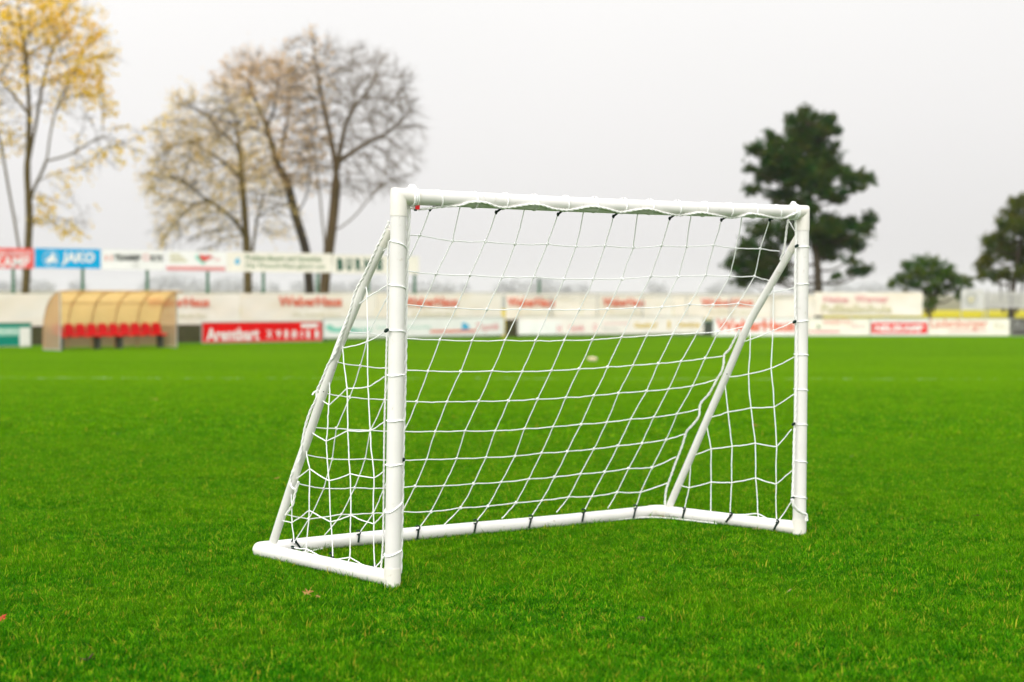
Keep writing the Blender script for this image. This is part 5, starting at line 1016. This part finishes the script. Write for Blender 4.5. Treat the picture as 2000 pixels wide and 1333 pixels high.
# clumped foliage for the evergreens: flat-ish sprays of needles or leaves round points of each clump
def clump_points(blobs, density, seed, shell=.5):
    r_ = np.random.default_rng(seed); out = []
    for c, rd in blobs:
        n = int(density * (rd[0] * rd[2] * rd[1]) ** (2 / 3)) + 3
        d = r_.normal(size=(n, 3)); d /= np.linalg.norm(d, axis=1)[:, None]; q = r_.random(n) ** shell
        out.append(np.array(c) + d * q[:, None] * np.array(rd))
    return np.concatenate(out)
def evergreen(name, label, cat, Z, trunk, tr, cl, ox, oy, sc, mt, bark, dens, size, spread, seed, dspread, extra=(), spray=(.8, .5, .3)):
    base = V((at(trunk[0][0], 600, Z).x, Z, BASE - .1)); t_ = thing(name, label, cat, base, TREES); rs = random.Random(seed)
    tp = [base] + PX(trunk, Z); m = MB(); tp = smooth_path(tp, 4); n_ = len(tp)
    m.tube(tp, [tr * (1 - .85 * (i / (n_ - 1)) ** .8) for i in range(n_)], 10, caps=False)
    blobs = []
    for (x, y, rx, ry) in cl:
        px, py = ox + x / sc, oy + y / sc; off = rs.uniform(-1, 1) * dspread; b = BL_(px, py, rx / sc * 1.03, ry / sc * 1.0, Z + off); blobs.append(b)
        c = V(b[0]); j = min(range(n_), key=lambda i: abs(tp[i].z - (c.z - .25 * abs(c.x - tp[i].x)))); a = tp[j]
        mid = (a + c) / 2 - V((0, 0, .12 * (c - a).length)); m.tube(smooth_path([a, mid, c], 4), [.07 - .045 * i / 8 for i in range(9)], 5, caps=False)
    for pth, r0 in extra:
        pp = smooth_path(PX(pth, Z), 4); m.tube(pp, [r0 * (1 - .6 * i / len(pp)) for i in range(len(pp))], 7, caps=False)
    m.build('trunk', M[bark], t_)
    pts = clump_points(blobs, dens * spray[0], seed); r_ = np.random.default_rng(seed + 5)
    ax = np.array([tp[-1].x, tp[-1].y]); out = np.zeros_like(pts); out[:, :2] = pts[:, :2] - ax; out /= np.linalg.norm(out, axis=1)[:, None] + 1e-6
    out = out * .75 + r_.normal(0, .35, pts.shape); out[:, 2] += spray[2]; out /= np.linalg.norm(out, axis=1)[:, None]
    cs = (pts[:, None, :] + out[:, None, :] * (np.linspace(0, 1, 8)[None, :, None] * spray[1] * r_.uniform(.5, 1.3, (len(pts), 1, 1)))).reshape(-1, 3)
    leaves('crown', cs, M[mt], t_, 2, size, spread, seed + 1, squash=.5)
    return t_
pine = [(575, 125, 32, 32), (515, 175, 55, 35), (690, 165, 45, 35), (600, 230, 125, 65), (740, 235, 32, 22), (300, 330, 48, 42), (380, 265, 22, 28), (420, 290, 55, 40), (430, 370, 120, 65), (620, 350, 145, 85), (700, 430, 90, 70), (270, 450, 35, 20), (390, 480, 120, 55), (560, 520, 150, 65), (280, 570, 62, 26), (450, 600, 110, 34), (690, 590, 110, 34), (790, 490, 48, 44), (870, 490, 30, 40), (920, 510, 26, 34), (850, 560, 60, 24), (740, 630, 34, 24), (560, 640, 60, 30),
        (700, 740, 70, 26), (350, 800, 105, 55), (250, 900, 70, 55), (185, 1010, 55, 55), (300, 1000, 100, 75), (230, 1095, 60, 36), (440, 1030, 70, 75), (470, 830, 55, 75), (680, 790, 120, 55), (800, 780, 100, 45), (930, 745, 38, 44), (890, 800, 45, 40), (760, 860, 130, 55), (860, 900, 45, 36), (700, 950, 50, 40), (820, 980, 50, 16), (860, 1042, 75, 18), (925, 1034, 26, 14), (740, 1075, 24, 16), (560, 760, 50, 40), (560, 440, 100, 60), (640, 500, 80, 50), (520, 300, 80, 50), (640, 240, 60, 45), (600, 820, 80, 60), (660, 900, 70, 45), (600, 170, 60, 45), (480, 420, 70, 45), (380, 930, 60, 60), (350, 1060, 60, 40), (480, 660, 75, 28), (510, 715, 70, 30), (600, 690, 50, 25)]
evergreen('pine_tree', 'tall dark pine with ragged tiers behind the far goal post', 'tree', 85, [(1598, 568), (1596, 517), (1590, 470), (1586, 433), (1583, 390), (1581, 349), (1579, 300), (1578, 264), (1574, 222)], .25, pine, 1380, 180, 2.963, 'needle', 'bark', 95, .17, .07, 31, 1.3, spray=(1.6, .42, .35))
small = [(1280, 985, 80, 40), (1210, 1035, 75, 50), (1370, 1030, 70, 50), (1130, 1085, 50, 34), (1440, 1085, 55, 36), (1505, 1110, 22, 30), (1085, 1110, 20, 24), (1300, 1075, 140, 55), (1190, 1125, 45, 28), (1290, 1145, 50, 30), (1390, 1125, 45, 28), (1345, 1165, 20, 28), (1450, 1175, 24, 32), (1290, 1215, 32, 45), (1160, 1000, 20, 20)]
evergreen('small_tree', 'small round dark green tree at the end of the pale banner', 'tree', 86, [(1816, 612), (1817, 585), (1815, 560), (1816, 530)], .12, small, 1380, 180, 2.963, 'leaf_dark', 'bark', 120, .15, .08, 41, .5, spray=(.8, .22, .2),
          extra=[([(1806, 614), (1808, 585), (1800, 555)], .06), ([(1823, 612), (1828, 580), (1835, 555)], .06), ([(1811, 614), (1814, 570), (1806, 540)], .05)])
dark = [(1835, 615, 30, 24), (1800, 660, 40, 40), (1850, 660, 60, 50), (1760, 720, 60, 45), (1850, 790, 130, 90), (1725, 780, 45, 50), (1690, 850, 55, 45), (1640, 880, 40, 36), (1780, 920, 140, 85), (1640, 970, 52, 60), (1610, 1060, 40, 40), (1590, 1000, 18, 22), (1720, 1060, 65, 46), (1820, 1060, 60, 44), (1930, 690, 110, 90), (1990, 820, 140, 130), (1930, 990, 120, 90), (2080, 980, 90, 120)]
evergreen('bushy_tree', 'broad dark olive tree cut off by the right edge', 'tree', 84, [(1975, 610), (1978, 570), (1985, 520), (1995, 470), (2005, 420)], .22, dark, 1380, 180, 2.963, 'leaf_olive', 'bark', 110, .17, .09, 51, 1.0, spray=(.9, .26, .3),
          extra=[([(1960, 612), (1955, 570), (1950, 530)], .07), ([(1985, 612), (1996, 565), (2010, 520)], .08), ([(1970, 612), (1968, 560), (1972, 520)], .06)])

# hazy line of trees on the horizon
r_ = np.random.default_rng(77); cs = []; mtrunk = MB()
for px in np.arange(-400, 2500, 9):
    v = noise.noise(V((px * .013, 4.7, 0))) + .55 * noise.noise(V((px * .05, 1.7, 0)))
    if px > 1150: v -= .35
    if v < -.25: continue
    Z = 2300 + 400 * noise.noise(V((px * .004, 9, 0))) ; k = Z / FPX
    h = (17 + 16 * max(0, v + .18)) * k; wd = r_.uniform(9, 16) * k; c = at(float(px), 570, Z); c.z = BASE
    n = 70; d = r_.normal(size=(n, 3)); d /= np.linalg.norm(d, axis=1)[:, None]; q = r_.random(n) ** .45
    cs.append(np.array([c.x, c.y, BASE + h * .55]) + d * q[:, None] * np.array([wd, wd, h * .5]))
ft = leaves('distant_trees', np.concatenate(cs), M['hazed_leaf'], None, 2, 3.6, 1.8, 78, origin=(0, 0, 0)); tag(ft, 'hazy line of far trees on the horizon', 'trees', kind='stuff')
